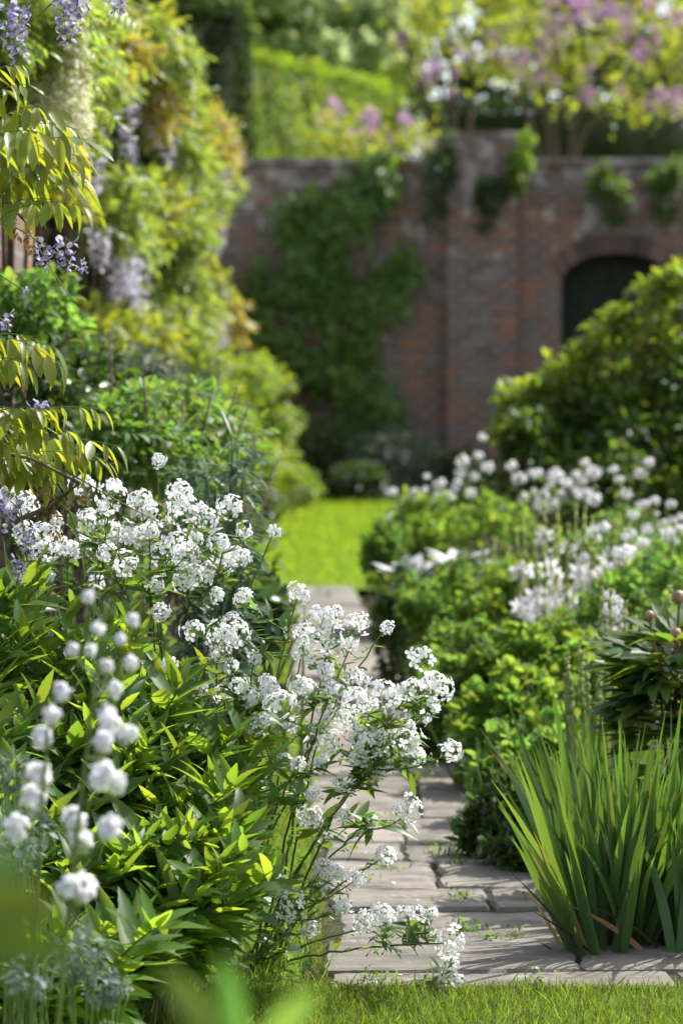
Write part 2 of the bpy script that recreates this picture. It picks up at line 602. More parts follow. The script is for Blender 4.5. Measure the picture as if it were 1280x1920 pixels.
def pinnate_lo(n=5, L=0.42):
    """a low-detail pinnate leaf of 2n+1 leaflets for the wisteria along the wall"""
    parts = []
    base = LANCE_LO[1]
    for i in range(n + 1):
        s = 0.25 + 0.75 * i / n
        z = -0.25 * s * s
        if i == n:
            parts.append((base[0] * L + np.array([0, s, z]), base[1], base[2], 0))
            continue
        for sg in (-1, 1):
            Rm = rotz(-sg * R(65)) @ rotx(R(-35))
            parts.append((base[0] @ Rm.T * L + np.array([0, s, z]), base[1], base[2], 0))
    return merge(parts)[:3]


PINNATE = pinnate_lo()


def petal(wid=0.42, cup=0.1, n=6):
    """obovate petal, claw at the origin"""
    out = [(0.0, 0.0), (-0.6 * wid, 0.4), (-wid, 0.75), (-0.55 * wid, 1.0), (0, 1.04), (0.55 * wid, 1.0), (wid, 0.75), (0.6 * wid, 0.4)]
    V = [(0, 0.62, 0.06)] + [(x, y, -cup * y * y + 0.08 * abs(x)) for x, y in out]
    t = [(0, i, i + 1) for i in range(1, 8)] + [(0, 8, 1)]
    return np.array(V, float), np.zeros((0, 4), int), np.array(t)


def floret():
    parts = []
    for k in range(4):
        v, q, t = petal(0.42 + rng.normal() * 0.04, 0.1 + rng.random() * 0.3)
        Rm = rotz(k * math.pi / 2 + rng.normal() * 0.12) @ rotx(0.25 + rng.normal() * 0.2)
        parts.append((v @ Rm.T, q, t, 0))
    v, q, t = petal(0.3, 0)
    parts.append((v * 0.12 + np.array([0, -0.05, 0.02]), q, t, 1))
    return merge(parts)


FLORET = [floret() for _ in range(6)]


def ball_t(n=6, m=5):
    V, q, t = [(0, 0, -1)], [], []
    for j in range(1, m):
        a = math.pi * j / m
        for i in range(n):
            b = 2 * math.pi * i / n
            V.append((math.sin(a) * math.cos(b), math.sin(a) * math.sin(b), -math.cos(a)))
    V.append((0, 0, 1))
    e = len(V) - 1
    for i in range(n):
        k = (i + 1) % n
        t += [(0, 1 + k, 1 + i), (e, 1 + (m - 2) * n + i, 1 + (m - 2) * n + k)]
        for j in range(m - 2):
            q.append((1 + j * n + i, 1 + j * n + k, 1 + (j + 1) * n + k, 1 + (j + 1) * n + i))
    return np.array(V, float), np.array(q, int), np.array(t, int)


BALL = ball_t()
BALL_HI = ball_t(14, 10)


def scat(mb, tmpls, D, U, X, size, mi=None):
    """stamp leaves of several templates in turn"""
    N = len(X)
    if N == 0:
        return
    fr = frames(D, U) * np.broadcast_to(np.asarray(size, float), (N,))[:, None, None]
    pick = rng.integers(0, len(tmpls), N)
    for k, T in enumerate(tmpls):
        s = pick == k
        mb.stamp(T, fr[s], X[s], mi)


def clump(mb, c, r, n, tmpls, size, mi=0, shell=0.45, out=0.8, droop=0.35, up=0.7, half=False):
    d = rdir(n)
    if half:
        d[:, 2] = np.abs(d[:, 2]) * 1.0 - 0.15
        d = unit(d)
    rad = shell + (1 - shell) * rng.random(n) ** 0.6
    X = np.asarray(c) + d * rad[:, None] * np.asarray(r)
    D = d * out + rdir(n) * 0.7 + np.array([0, 0, -droop])
    U = d * 0.5 + rdir(n) * 0.5 + np.array([0, 0, up])
    scat(mb, tmpls, D, U, X, size * (0.7 + 0.6 * rng.random(n)), mi)


def lumpy(mb, c, r, n, tmpls, size, mi=0, k=9, flat=1.0, droop=0.1, up=0.8):
    """an uneven mass of leaves: a loose heart and k smaller lumps round it"""
    c, r = np.asarray(c, float), np.asarray(r, float)
    clump(mb, c, r * 0.8, n // 4, tmpls, size, mi, 0.2, 0.8, droop, up)
    d = rdir(k)
    d[:, 2] = np.abs(d[:, 2]) * 1.1 - 0.45
    d = unit(d)
    for q_ in d:
        f = 0.3 + 0.28 * rng.random()
        clump(mb, c + q_ * r * (1.05 - f * 0.7) * [1, 1, flat], r * f * [1, 1, 0.8 * flat], int(n * 0.9 / k), tmpls, size, mi, 0.3, 0.8, droop, up)


# ------------------------------------------------------------------ setting: ground, lawn, path
def struct(o, kind='structure'):
    o['kind'] = kind
    return o


g = MB()
xs = np.array([-400, -40, -8, -3, 3, 8, 40, 400.0])
ys = np.array([-20, 3, 12, 20, 33.2, 33.6, 60, 900.0])
V = [(x, y, -0.05 if y < 33.4 else 2.9) for y in ys for x in xs]
q = [(j * 8 + i, j * 8 + i + 1, (j + 1) * 8 + i + 1, (j + 1) * 8 + i) for j in range(7) for i in range(7)]
g.add(V, q)
struct(g.build('ground', M['soil'], smooth=False))
lw = MB()
lw.add([(-2.5, 3, 0), (2.5, 3, 0), (2.5, 6.02, 0), (-2.5, 6.02, 0)], [(0, 1, 2, 3)])
lw.add([(-0.42, 6.02, -0.004), (0.1, 6.02, -0.004), (0.1, 18, -0.004), (-0.55, 18, -0.004)], [(0, 1, 2, 3)])
lw.add([(-1.6, 18.0, 0.0), (0.9, 18.0, 0.0), (0.9, 32.99, 0.0), (-1.6, 32.99, 0.0)], [(0, 1, 2, 3)])
struct(lw.build('lawn', M['turf'], smooth=False))
tl = MB()
tl.add([(-60, 33.6, 2.92), (60, 33.6, 2.92), (60, 120, 2.92), (-60, 120, 2.92)], [(0, 1, 2, 3)])
struct(tl.build('terrace_lawn', M['turf'], smooth=False))


def slab(mb, x0, x1, y0, y1, h, ka=0.0, kb=0.0):
    pts = []
    nx, ny = max(3, int((x1 - x0) / 0.05)), max(3, int((y1 - y0) / 0.05))
    for i in range(nx):
        pts.append((x0 + (x1 - x0) * i / nx, y0))
    for i in range(ny):
        pts.append((x1, y0 + (y1 - y0) * i / ny))
    for i in range(nx):
        pts.append((x1 + (x0 - x1) * i / nx, y1))
    for i in range(ny):
        pts.append((x0, y1 + (y0 - y1) * i / ny))
    p = np.array(pts)
    f_ = (p[:, 1] - y0) / (y1 - y0)
    p[:, 1] += (ka + (kb - ka) * f_) * (p[:, 0] - 0.25)
    k = len(p)
    c = p.mean(0)
    ph = rng.random(4) * 6.28
    a = np.arange(k) / k * 6.28
    off = 0.003 * np.sin(3 * a + ph[0]) + 0.003 * np.sin(7 * a + ph[1]) + 0.004 * np.sin(13 * a + ph[2]) + rng.normal(size=k) * 0.0035
    dn = unit(p - c)
    p = p + dn * off[:, None]
    tilt = rng.normal(size=2) * 0.006

    def zz(P2):
        return h + (P2[:, 0] - c[0]) * tilt[0] + (P2[:, 1] - c[1]) * tilt[1]
    i1 = p - dn * 0.008
    i2 = p - dn * 0.03
    rings = [np.c_[p, np.full(k, -0.045)], np.c_[p, zz(p) - 0.012 - rng.random(k) * 0.004], np.c_[i1, zz(i1) - 0.003], np.c_[i2, zz(i2)]]
    V = np.concatenate(rings + [np.array([[c[0], c[1], h + 0.001]])])
    q, t = [], []
    for r_ in range(3):
        for i in range(k):
            j = (i + 1) % k
            q.append((r_ * k + i, r_ * k + j, (r_ + 1) * k + j, (r_ + 1) * k + i))
    for i in range(k):
        t.append((3 * k + i, 3 * k + (i + 1) % k, 4 * k))
    mb.add(V, q, t)


pm = MB()
# front row reaches out to the side under the iris, the rest narrows to the path
rows = [(6.04, 6.18, [(-0.02, 0.72), (0.735, 1.3)]), (6.19, 6.50, [(-0.03, 0.52), (0.535, 1.3)]), (6.515, 6.92, [(0.0, 0.20), (0.215, 0.78)]),
        (6.935, 7.18, [(-0.02, 0.36), (0.38, 0.82)]), (7.2, 7.62, [(-0.03, 0.24), (0.26, 0.75)]), (7.64, 7.92, [(-0.04, 0.16), (0.18, 0.55)]),
        (7.94, 8.38, [(-0.05, 0.17), (0.185, 0.52)])]
y = 8.395
k = 0
while y < 18.0:
    L_ = min(0.3 + rng.random() * 0.3, 18.05 - y)
    if L_ < 0.15:
        break
    xl = np.interp(y, [8, 13, 18], [-0.08, -0.235, -0.37])
    xr = np.interp(y, [8, 10, 14, 18], [0.52, 0.45, 0.2, 0.05])
    if rng.random() < 0.45:
        xm = xl + (xr - xl) * (0.35 + 0.3 * rng.random())
        rows.append((y, y + L_, [(xl, xm), (xm + 0.014, xr)]))
    else:
        rows.append((y, y + L_, [(xl, xr)]))
    y += L_ + 0.014
ka = 0.0
for (y0, y1, cells) in rows:
    kb = rng.normal() * 0.035
    for (x0, x1) in cells:
        slab(pm, x0 - 0.004, x1 + 0.004, y0 - 0.003 + rng.uniform(-.006, .004), y1 + 0.003 + rng.uniform(-.008, .003), 0.016 + rng.normal() * 0.003, ka, kb)
    ka = kb
bed = [(-0.08, 6.05), (1.3, 6.05), (1.3, 6.5), (0.8, 7.5), (0.5, 8.4), (0.43, 10), (0.19, 14), (0.04, 18.04), (-0.37, 18.04), (-0.08, 8)]
pm.add([(x, y_, 0.004) for x, y_ in bed] + [(0.3, 7.0, 0.004), (-0.03, 12.5, 0.004), (0.1, 9.0, 0.004)],
       (), [(0, 1, 10), (1, 2, 10), (2, 3, 10), (3, 4, 10), (4, 12, 10), (4, 5, 12), (5, 6, 12), (6, 11, 12), (6, 7, 11), (7, 8, 11), (8, 9, 11), (11, 9, 12), (9, 0, 10), (12, 9, 10)], 1)
struct(pm.build('path', [M['stone'], M['joint']], smooth=False))


def blades(mb, n, x0, x1, y0, y1, L, keep=None, z=0.0):
    X = np.c_[x0 + rng.random(n) * (x1 - x0), y0 + rng.random(n) * (y1 - y0), np.full(n, z)]
    if keep is not None:
        X = X[keep(X)]
    n = len(X)
    D = np.c_[rng.normal(size=(n, 2)) * 0.45, np.ones(n)]
    U = np.c_[rng.normal(size=(n, 2)), np.zeros(n)]
    scat(mb, BLADE, D, U, X, L * (0.5 + rng.random(n)) * np.where(rng.random(n) < 0.03, 1.6, 1.0))


gb = MB()
blades(gb, 36000, -0.85, 0.85, 5.25, 6.035, 0.026)
blades(gb, 1500, -0.1, 0.85, 5.99, 6.05, 0.024)
blades(gb, 17000, -0.5, 0.02, 6.0, 9.5, 0.03, lambda X: X[:, 0] < np.interp(X[:, 1], [6, 9.5], [-0.03, -0.1]))
blades(gb, 9000, -0.6, -0.05, 9.5, 18.0, 0.06, lambda X: X[:, 0] < np.interp(X[:, 1], [8, 13, 18], [-0.09, -0.245, -0.38]))
gf = MB()
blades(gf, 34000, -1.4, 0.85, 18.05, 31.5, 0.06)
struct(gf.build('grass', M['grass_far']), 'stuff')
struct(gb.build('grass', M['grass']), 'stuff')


# ------------------------------------------------------------------ garden walls
W = 33.0
bw = thing('brick_garden_wall', 'tall old mottled brick wall with a buttress closing the far end of the garden', 'wall', (0, W, 0))
wb = MB()
AX0, AX1, ZS, ZT, TOP = 2.54, 3.86, 2.45, 2.82, 3.83
wb.box(-2.4, AX0, W, W + 0.45, -0.05, TOP)
wb.box(AX1, 9.0, W, W + 0.45, -0.05, TOP)
na = 14
ax = np.linspace(AX0, AX1, na + 1)
az = ZS + (ZT - ZS) * np.sqrt(np.maximum(0, 1 - ((ax - (AX0 + AX1) / 2) / ((AX1 - AX0) / 2 * 1.02)) ** 2))
for i in range(na):
    a, b, za, zb_ = ax[i], ax[i + 1], az[i], az[i + 1]
    V = [(a, W, za), (b, W, zb_), (b, W, TOP), (a, W, TOP), (a, W + .45, za), (b, W + .45, zb_), (b, W + .45, TOP), (a, W + .45, TOP)]
    wb.add(V, [(0, 1, 2, 3), (5, 4, 7, 6), (0, 4, 5, 1), (3, 2, 6, 7)])
wb.build('wall_face', M['brick'], bw, False)
cp = MB()
cp.box(-2.4, 1.205, W - 0.05, W + 0.5, TOP, TOP + 0.075)
cp.box(2.015, 9.0, W - 0.05, W + 0.5, TOP, TOP + 0.075)
cp.build('coping', M['brick'], bw, False)
pl = MB()
pl.box(1.21, 2.01, W - 0.14, W + 0.52, -0.05, 4.13)
pl.box(1.17, 2.05, W - 0.18, W + 0.56, 4.13, 4.2)
pl.build('buttress', M['brick'], bw, False)
ar = MB()
nv = 28
vx = AX0 + (AX1 - AX0) * (0.5 - 0.5 * np.cos(np.pi * np.arange(nv + 1) / nv)) * 0.995
vz = ZS + (ZT - ZS) * np.sqrt(np.maximum(0, 1 - ((vx - (AX0 + AX1) / 2) / ((AX1 - AX0) / 2 * 1.02)) ** 2)) - 0.008
nx_ = (vx - (AX0 + AX1) / 2) / 0.66 * 0.62
for i in range(nv):
    a, b = vx[i] + 0.004, vx[i + 1] - 0.004
    da, db = unit(np.array([nx_[i], 0, 1.0])) * 0.22, unit(np.array([nx_[i + 1], 0, 1.0])) * 0.22
    V = [(a, W - .015, vz[i]), (b, W - .015, vz[i + 1]), (b + db[0], W - .015, vz[i + 1] + db[2]), (a + da[0], W - .015, vz[i] + da[2])]
    V += [(x, W + .02, z) for x, _, z in V]
    ar.add(V, [(0, 1, 2, 3), (5, 4, 7, 6), (0, 4, 5, 1), (3, 2, 6, 7), (0, 3, 7, 4), (1, 5, 6, 2)])
ar.build('arch_ring', leafmat('arch_brick', (0.13, 0.09, 0.072), (0.06, 0.04, 0.03), 0.0, 0.9, 0.1, 0.45, 0.02), bw, False)
dr = MB()
for i in range(9):
    dr.box(AX0 - 0.05 + i * 0.158, AX0 + 0.103 + i * 0.158, W + 0.3, W + 0.34, 0, 2.9)
dr.build('door', M['wood'], bw, False)

sw = thing('brick_side_wall', 'sunlit red brick wall behind the wisteria, running down the border edge', 'wall', (-1.8, 20, 0))
sb = MB()
sb.box(-2.0, -1.62, 9.0, W - 0.01, -0.05, 3.0)
sb.build('wall_face', M['brick_side'], sw, False)
sb = MB()
sb.box(-1.7, -1.27, 9.6, 11.8, -0.05, 3.3)
sb.build('pier', M['brick_side'], sw, False)

# the climber on the far wall and tufts rooted in its brickwork
iv = thing('wall_climber', 'dark green climber covering the left half of the far brick wall', 'climber', P(600, 860, 32.8))
mb = MB()
poly_ = [(490, 420), (500, 310), (525, 300), (545, 350), (600, 340), (640, 310), (735, 305), (725, 345), (770, 370), (785, 420), (775, 500), (735, 545), (745, 590), (715, 640), (690, 690), (715, 730), (760, 770), (660, 845), (540, 850), (500, 700), (470, 560)]
cl_ = in_poly(62, poly_)
pts = cl_[rng.integers(0, len(cl_), 3700)] + rng.normal(size=(3700, 2)) * [14, 20]
gz = rng.random((40, 2)) * [360, 560] + [440, 300]
depth = np.array([0.05 + 0.25 * np.exp(-(np.min(np.hypot(*(gz - p).T)) / 45) ** 2) for p in pts])
X = np.array([P(px, py, 32.98 - dd * (0.4 + 0.6 * r)) for (px, py), dd, r in zip(pts, depth, rng.random(len(pts)))])
scat(mb, OVAL_LO, rdir(len(X)) * 0.6 + np.array([0, -0.35, -0.7]), rdir(len(X)) * 0.5 + np.array([0, -1, 0.5]), X, 0.10 + 0.06 * rng.random(len(X)))
mb.build('foliage', M['ivy'], iv)
mb = MB()
for k in range(9):
    a = P(590 + rng.normal() * 25, 850, 32.9)
    b = P(490 + k * 34, 340 + rng.random() * 150, 32.93)
    mb.tube(bez(a, [(a[0] * 2 + b[0]) / 3, 32.93, b[2] * 0.6], b, 8), 0.018, 0.006)
mb.build('stem', M['bark'], iv)
for (px, py, rx, ry, mt, lab) in [
        (815, 318, 34, 58, 'dark', 'dark tuft of leaves hanging beside the buttress on the far wall'),
        (978, 296, 18, 40, 'mound_lime', 'pale lime tuft of leaves growing at the shoulder of the brick buttress'),
        (920, 366, 28, 40, 'dark', 'small round green plant rooted in the face of the brick buttress'),
        (1142, 355, 40, 38, 'shrub', 'round green plant rooted in the far wall above the arched doorway'),
        (1243, 345, 34, 42, 'shrub', 'green tuft hanging from the wall top at the far right')]:
    c = P(px, py, 32.75)
    t_ = thing('wall_plant', lab, 'plant', c)
    mb = MB()
    lumpy(mb, c, (rx / 150, 0.16, ry / 150), 330, OVAL_LO, 0.075, 0, 7, 1.0, 0.5, 0.4)
    lumpy(mb, c + [rng.normal() * 0.05, 0.05, -ry / 150 * 1.1], (rx / 210, 0.12, ry / 190), 160, OVAL_LO, 0.06, 0, 5, 1.0, 0.7, 0.3)
    lumpy(mb, c + [rng.normal() * 0.12, 0, ry / 150 * 0.7], (rx / 230, 0.12, ry / 230), 110, OVAL_LO, 0.06, 0, 5, 1.0, 0.2, 0.4)
    mb.build('foliage', M[mt], t_)


# ------------------------------------------------------------------ hedges, trees beyond the wall
def hedge_block(name, label, corners, z0, z1, n, m):
    """corners: four ground corners of a clipped block, counter-clockwise"""
    c = np.array(corners, float)
    ctr = c.mean(0)
    t_ = thing(name, label, 'hedge', (ctr[0], ctr[1], z0))
    mb = MB()
    ins = ctr + (c - ctr) * 0.94
    V = [(*p, z0) for p in ins] + [(*p, z1 - 0.12) for p in ins]
    mb.add(V, [(4, 5, 6, 7)] + [(i, (i + 1) % 4, (i + 1) % 4 + 4, i + 4) for i in range(4)])
    lens = [np.linalg.norm(c[(i + 1) % 4] - c[i]) for i in range(4)]
    for i in range(4):
        k = int(n * lens[i] / sum(lens))
        s = rng.random(k)[:, None]
        p = c[i] * (1 - s) + c[(i + 1) % 4] * s
        e = unit(c[(i + 1) % 4] - c[i])
        nn = np.array([e[1], -e[0], 0])
        z = z0 + rng.random(k) * (z1 - z0)
        bump = 0.05 * np.sin(s[:, 0] * lens[i] * 5 + z * 3) + 0.05 * np.sin(s[:, 0] * lens[i] * 11) + rng.normal(size=k) * 0.05
        X = np.c_[p, z] + nn * bump[:, None]
        scat(mb, OVAL_LO, nn * 0.5 + rdir(k) * 0.7 + np.array([0, 0, 0.3]), nn + rdir(k) * 0.6 + np.array([0, 0, 0.4]), X, 0.055 + 0.03 * rng.random(k))
    k = n // 4
    s, u_ = rng.random((k, 1)), rng.random((k, 1))
    p = (c[0] * (1 - s) + c[1] * s) * (1 - u_) + (c[3] * (1 - s) + c[2] * s) * u_
    X = np.c_[p, z1 + rng.normal(size=k) * 0.05]
    scat(mb, OVAL_LO, rdir(k) + np.array([0, 0, 0.6]), rdir(k) * 0.6 + np.array([0, 0, 1]), X, 0.1)
    mb.build('foliage', m, t_)
    return t_


hedge_block('yew_hedge', 'clipped hedge with one brightly sunlit face above the far wall', [(-1.98, 37.0), (-1.22, 37.0), (0.9, 41.6), (0.1, 42.0)], 2.9, 5.55, 22000, M['hedge'])
hedge_block('yew_hedge', 'shaded clipped hedge behind the pink blossom trees', [(0.95, 41.0), (9, 41.0), (9, 42.0), (0.95, 42.0)], 2.9, 5.3, 16000, M['painted_shade'])
hedge_block('yew_hedge', 'tall dark hedge block above the wisteria, taller than its neighbours', [(-3.4, 36.0), (-1.28, 36.0), (-1.28, 36.9), (-3.4, 36.9)], 2.9, 5.95, 14000, M['painted_shade'])


def crown_tree(name, label, base, top_z, blobs, n, tmpls, size, m, trunk_r=0.25, extra=None):
    t_ = thing(name, label, 'tree', base)
    mb = MB()
    b = np.array(base, float)
    mb.tube(bez(b, b + [0.1, 0, (top_z - b[2]) * 0.5], b + [0, 0, (top_z - b[2]) * 0.8], 8), trunk_r, trunk_r * 0.4, 8)
    for (c, r) in blobs:
        c = np.array(c, float)
        s = b + np.array([0, 0, (top_z - b[2]) * (0.25 + 0.3 * rng.random())])
        mb.tube(bez(s, (s + c) / 2 + [0, 0, 0.3], c, 6), trunk_r * 0.35, trunk_r * 0.08, 5)
    mb.build('trunk', M['bark'], t_)
    mb = MB()
    tot = sum(r ** 2 for _, r in blobs)
    for (c, r) in blobs:
        # a lump is itself made of many small clusters, so light and shade break up
        kk = max(4, int(n * r * r / tot / 40))
        d = rdir(kk)
        cc = np.array(c) + d * r * (0.35 + 0.65 * rng.random((kk, 1)) ** 0.5)
        for p in cc:
            s = r * (0.14 + 0.14 * rng.random())
            clump(mb, p, (s, s, s * 0.7), 40, tmpls, size, 0, 0.2, 0.6, 0.2, 0.9)
    mb.build('crown', m, t_)
    return t_


def blobs_at(rows_):
    return [(P(px, py, d), r) for px, py, d, r in rows_]


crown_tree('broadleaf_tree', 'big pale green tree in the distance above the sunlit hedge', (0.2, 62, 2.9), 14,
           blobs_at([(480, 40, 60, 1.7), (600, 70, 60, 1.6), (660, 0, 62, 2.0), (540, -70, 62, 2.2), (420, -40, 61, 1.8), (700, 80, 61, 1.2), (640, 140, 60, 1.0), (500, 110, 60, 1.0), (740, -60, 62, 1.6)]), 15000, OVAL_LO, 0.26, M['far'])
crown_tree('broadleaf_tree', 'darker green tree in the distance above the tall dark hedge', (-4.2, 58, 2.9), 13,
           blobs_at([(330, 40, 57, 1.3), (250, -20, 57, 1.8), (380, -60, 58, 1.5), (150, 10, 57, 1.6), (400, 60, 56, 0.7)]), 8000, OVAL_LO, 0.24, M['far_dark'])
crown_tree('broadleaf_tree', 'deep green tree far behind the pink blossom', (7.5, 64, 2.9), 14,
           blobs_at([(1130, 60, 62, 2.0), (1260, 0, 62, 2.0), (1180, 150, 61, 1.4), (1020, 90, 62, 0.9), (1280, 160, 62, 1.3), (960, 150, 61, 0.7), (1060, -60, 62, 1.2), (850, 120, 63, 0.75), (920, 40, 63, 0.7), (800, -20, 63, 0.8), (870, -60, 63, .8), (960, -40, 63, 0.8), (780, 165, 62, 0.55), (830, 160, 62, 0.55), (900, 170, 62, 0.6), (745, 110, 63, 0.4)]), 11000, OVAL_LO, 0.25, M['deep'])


def panicle(n, L, r):
    mb = MB()
    s = rng.random(n)
    d = rdir(n) * [1, 1, 0.4]
    X = np.c_[d[:, :2] * (r * (1 - 0.75 * s))[:, None], s * L]
    scat(mb, OVAL_LO, d + np.array([0, 0, 0.4]), d + rdir(n) * 0.4, X, r * 0.7)
    mb.tube(np.array([[0, 0, -0.03], [0, 0, L]]), 0.002, 0.001, 3)
    return mb


PAN = [panicle(60, 0.19, 0.075).mesh('flower_panicle', M['pink']) for _ in range(3)]


def blossom_tree(label, base, stems, leaf_poly, nl, pan_pts, d, group=None, name='blossom_tree'):
    t_ = thing(name, label, 'tree', base, group)
    mb = MB()
    tips = []
    b = np.array(base, float)
    for st in stems:
        pts = [b + rng.normal(size=3) * [0.08, 0.08, 0]] + [P(px, py, dd) for px, py, dd in st]
        pts = np.array(pts)
        tt = np.linspace(0, len(pts) - 1, 14)
        cur = np.stack([np.interp(tt, np.arange(len(pts)), pts[:, i]) for i in range(3)], 1)
        cur[1:-1] += rng.normal(size=(12, 3)) * 0.02
        mb.tube(cur, 0.05, 0.012, 6)
        tips += list(cur[5:])
    tips = np.array(tips)
    mb2 = MB()
    pl_ = in_poly(nl, leaf_poly)
    cen = in_poly(max(8, nl // 26), leaf_poly)
    cd = d + rng.normal(size=len(cen)) * 0.7
    idx = rng.integers(0, len(cen), nl)
    X = []
    for i in range(nl):
        q_ = cen[idx[i]] + rng.normal(size=2) * [26, 18]
        X.append(P(q_[0], q_[1], cd[idx[i]] + rng.normal() * 0.12))
    X = np.array(X)
    scat(mb2, OVAL_LO, rdir(nl) * 0.8 + np.array([0, 0, -0.4]), rdir(nl) * 0.6 + np.array([0, 0, 0.8]), X, 0.085 + 0.05 * rng.random(nl))
    for c, dd in zip(cen, cd):
        p = P(c[0], c[1], dd)
        j = tips[np.argmin(np.linalg.norm(tips - p, axis=1))]
        mb.tube(bez(j, (j + p) / 2 + rng.normal(size=3) * 0.06, p, 5), 0.009, 0.004, 4)
    mb.build('trunk', M['bark'], t_)
    mb2.build('crown', M['lime_tree'], t_)
    for (px, py) in pan_pts:
        p = P(px, py, d + rng.normal() * 0.7)
        child('flower_panicle', PAN[rng.integers(3)], t_, p, quat_to(rdir(1)[0] * 0.7 + np.array([0, 0, 0.7]), rng.random() * 6), 0.8 + 0.6 * rng.random())
    return t_


pk = in_poly(72, [(1280, -60), (1310, 260), (1200, 250), (1100, 230), (1040, 170), (930, 150), (960, 60), (1060, -20), (1130, -80)])
blossom_tree('tall blossom tree thick with pink flowers over yellow-green leaves', (P(1035, 300, 36)[0], 36, 2.9),
             [[(1000, 230, 36), (950, 160, 36), (900, 40, 36.3)], [(1040, 220, 36), (1060, 120, 36), (1090, 0, 36)], [(1070, 230, 36), (1130, 130, 35.7), (1210, 40, 35.5)],
              [(1090, 250, 36), (1180, 180, 35.6), (1280, 120, 35.5)], [(1020, 200, 36), (1010, 60, 36.3), (1000, -80, 36.4)]],
             [(890, 150), (920, 60), (960, -60), (1320, -80), (1320, 250), (1200, 240), (1090, 200), (1000, 170)], 1700, pk, 35.9)
pk = in_poly(18, [(720, 20), (800, -60), (950, -60), (960, 60), (900, 180), (830, 250), (760, 200)])
blossom_tree('airy open tree of yellow-green leaves with a few pink flowers', (P(850, 300, 37)[0], 37, 2.9),
             [[(800, 200, 37), (760, 100, 37), (715, -10, 37)], [(850, 200, 37), (840, 80, 37), (850, -60, 37)], [(880, 210, 37), (910, 100, 37), (900, -60, 37)], [(830, 190, 37), (800, 60, 37.3), (770, -60, 37)]],
             [(700, -40), (990, -60), (980, 100), (900, 180), (840, 210), (770, 150)], 1000, pk, 37)
pk = in_poly(11, [(620, 200), (700, 235), (800, 240), (810, 290), (620, 290), (600, 230)])
blossom_tree('low bush of lime leaves and pale pink flowers peeping over the wall', (P(700, 320, 34.3)[0], 34.3, 2.9),
             [[(640, 250, 34.3), (620, 200, 34.3)], [(700, 250, 34.3), (690, 210, 34.3)], [(760, 270, 34.3), (790, 240, 34.3)]],
             [(590, 215), (640, 200), (690, 225), (730, 255), (800, 240), (820, 300), (600, 300)], 520, pk, 34.3, name='blossom_bush')

# shrubs at the foot of the far wall
for (px, py, rx, ry, d, mt, lab) in [
        (735, 875, 95, 72, 31.6, 'grey', 'round grey-green bush at the foot of the far wall'),
        (600, 860, 75, 80, 31.9, 'dark', 'dark green bush below the wall climber'),
        (860, 895, 70, 50, 31.8, 'dark', 'low dark bush beside the white flowers at the far wall'),
        (670, 910, 60, 42, 31.0, 'dark', 'small dark bush between the lawn end and the far wall')]:
    c = P(px, py, d)
    c[2] = max(c[2], 0.2)
    t_ = thing('round_shrub', lab, 'shrub', (c[0], c[1], 0))
    mb = MB()
    k_ = 5333 / d
    clump(mb, c, (rx / k_, rx / k_, ry / k_), 1700, OVAL_LO, 0.075, 0, 0.35, 0.8, 0.1, 0.7)
    clump(mb, c * [1, 1, 0.5], (rx / k_ * 0.95, rx / k_ * 0.95, ry / k_ * 0.7), 700, OVAL_LO, 0.085, 0, 0.5)
    mb.build('foliage', M[mt], t_)
    mb = MB()
    for i in range(5):
        mb.tube(bez((c[0], c[1], -0.05), (c[0] + rng.normal() * 0.1, c[1], c[2] * 0.6), c + rng.normal(size=3) * 0.15, 5), 0.015, 0.006)
    mb.build('stem', M['bark'], t_)


# ------------------------------------------------------------------ wisteria along the side wall
def raceme(n, L, r, m):
    """hanging raceme, tip at -L"""
    mb = MB()
    s = rng.random(n) ** 0.8
    d = rdir(n) * [1, 1, 0.3]
    X = np.c_[d[:, :2] * (r * (1 - 0.7 * s))[:, None], -s * L]
    scat(mb, OVAL_LO, d + rdir(n) * 0.4, d * 0.4 + np.array([0, 0, 1.0]) + rdir(n) * 0.3, X, 0.03 + 0.012 * rng.random(n))
    mb.tube(np.array([[0, 0, 0], [0, 0, -L]]), 0.002, 0.001, 3)
    return mb.mesh('flower_raceme', m)


RAC = [raceme(90, L, 0.05, M['mauve_far']) for L in (0.22, 0.3, 0.38)]
RAC_W = [raceme(80, L, 0.045, M['cream']) for L in (0.2, 0.28)]


def wisteria(label, base, clumps, racs, rmesh, name='wisteria_climber'):
    t_ = thing(name, label, 'climber', base)
    mb = MB()
    st = MB()
    b = np.array(base, float)
    for (px, py, d, r, n, mi) in clumps:
        c = P(px, py, d)
        for q_ in range(5):
            p = c + rdir(1)[0] * [r * 0.6, r, r * 0.75]
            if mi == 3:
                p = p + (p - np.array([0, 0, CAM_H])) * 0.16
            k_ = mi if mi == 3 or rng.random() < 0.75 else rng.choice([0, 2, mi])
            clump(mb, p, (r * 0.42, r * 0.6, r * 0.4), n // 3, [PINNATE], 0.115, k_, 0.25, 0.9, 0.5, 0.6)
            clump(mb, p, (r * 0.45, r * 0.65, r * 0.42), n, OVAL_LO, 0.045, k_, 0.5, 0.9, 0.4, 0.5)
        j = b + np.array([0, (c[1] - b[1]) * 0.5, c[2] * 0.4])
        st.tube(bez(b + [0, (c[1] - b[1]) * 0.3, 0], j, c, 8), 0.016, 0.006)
    mb.build('foliage', [M['wist'], M['wist_gold'], M['wist_lime'], M['painted_shade']], t_)  # last material paints shade into the hollows between the clumps
    st.build('trunk', M['bark'], t_)
    for (px, py, d) in racs:
        child('flower_raceme', rmesh[rng.integers(len(rmesh))], t_, P(px, py, d), Quaternion((0, 0, 1), rng.random() * 6), 0.6 + 0.45 * rng.random())
    return t_


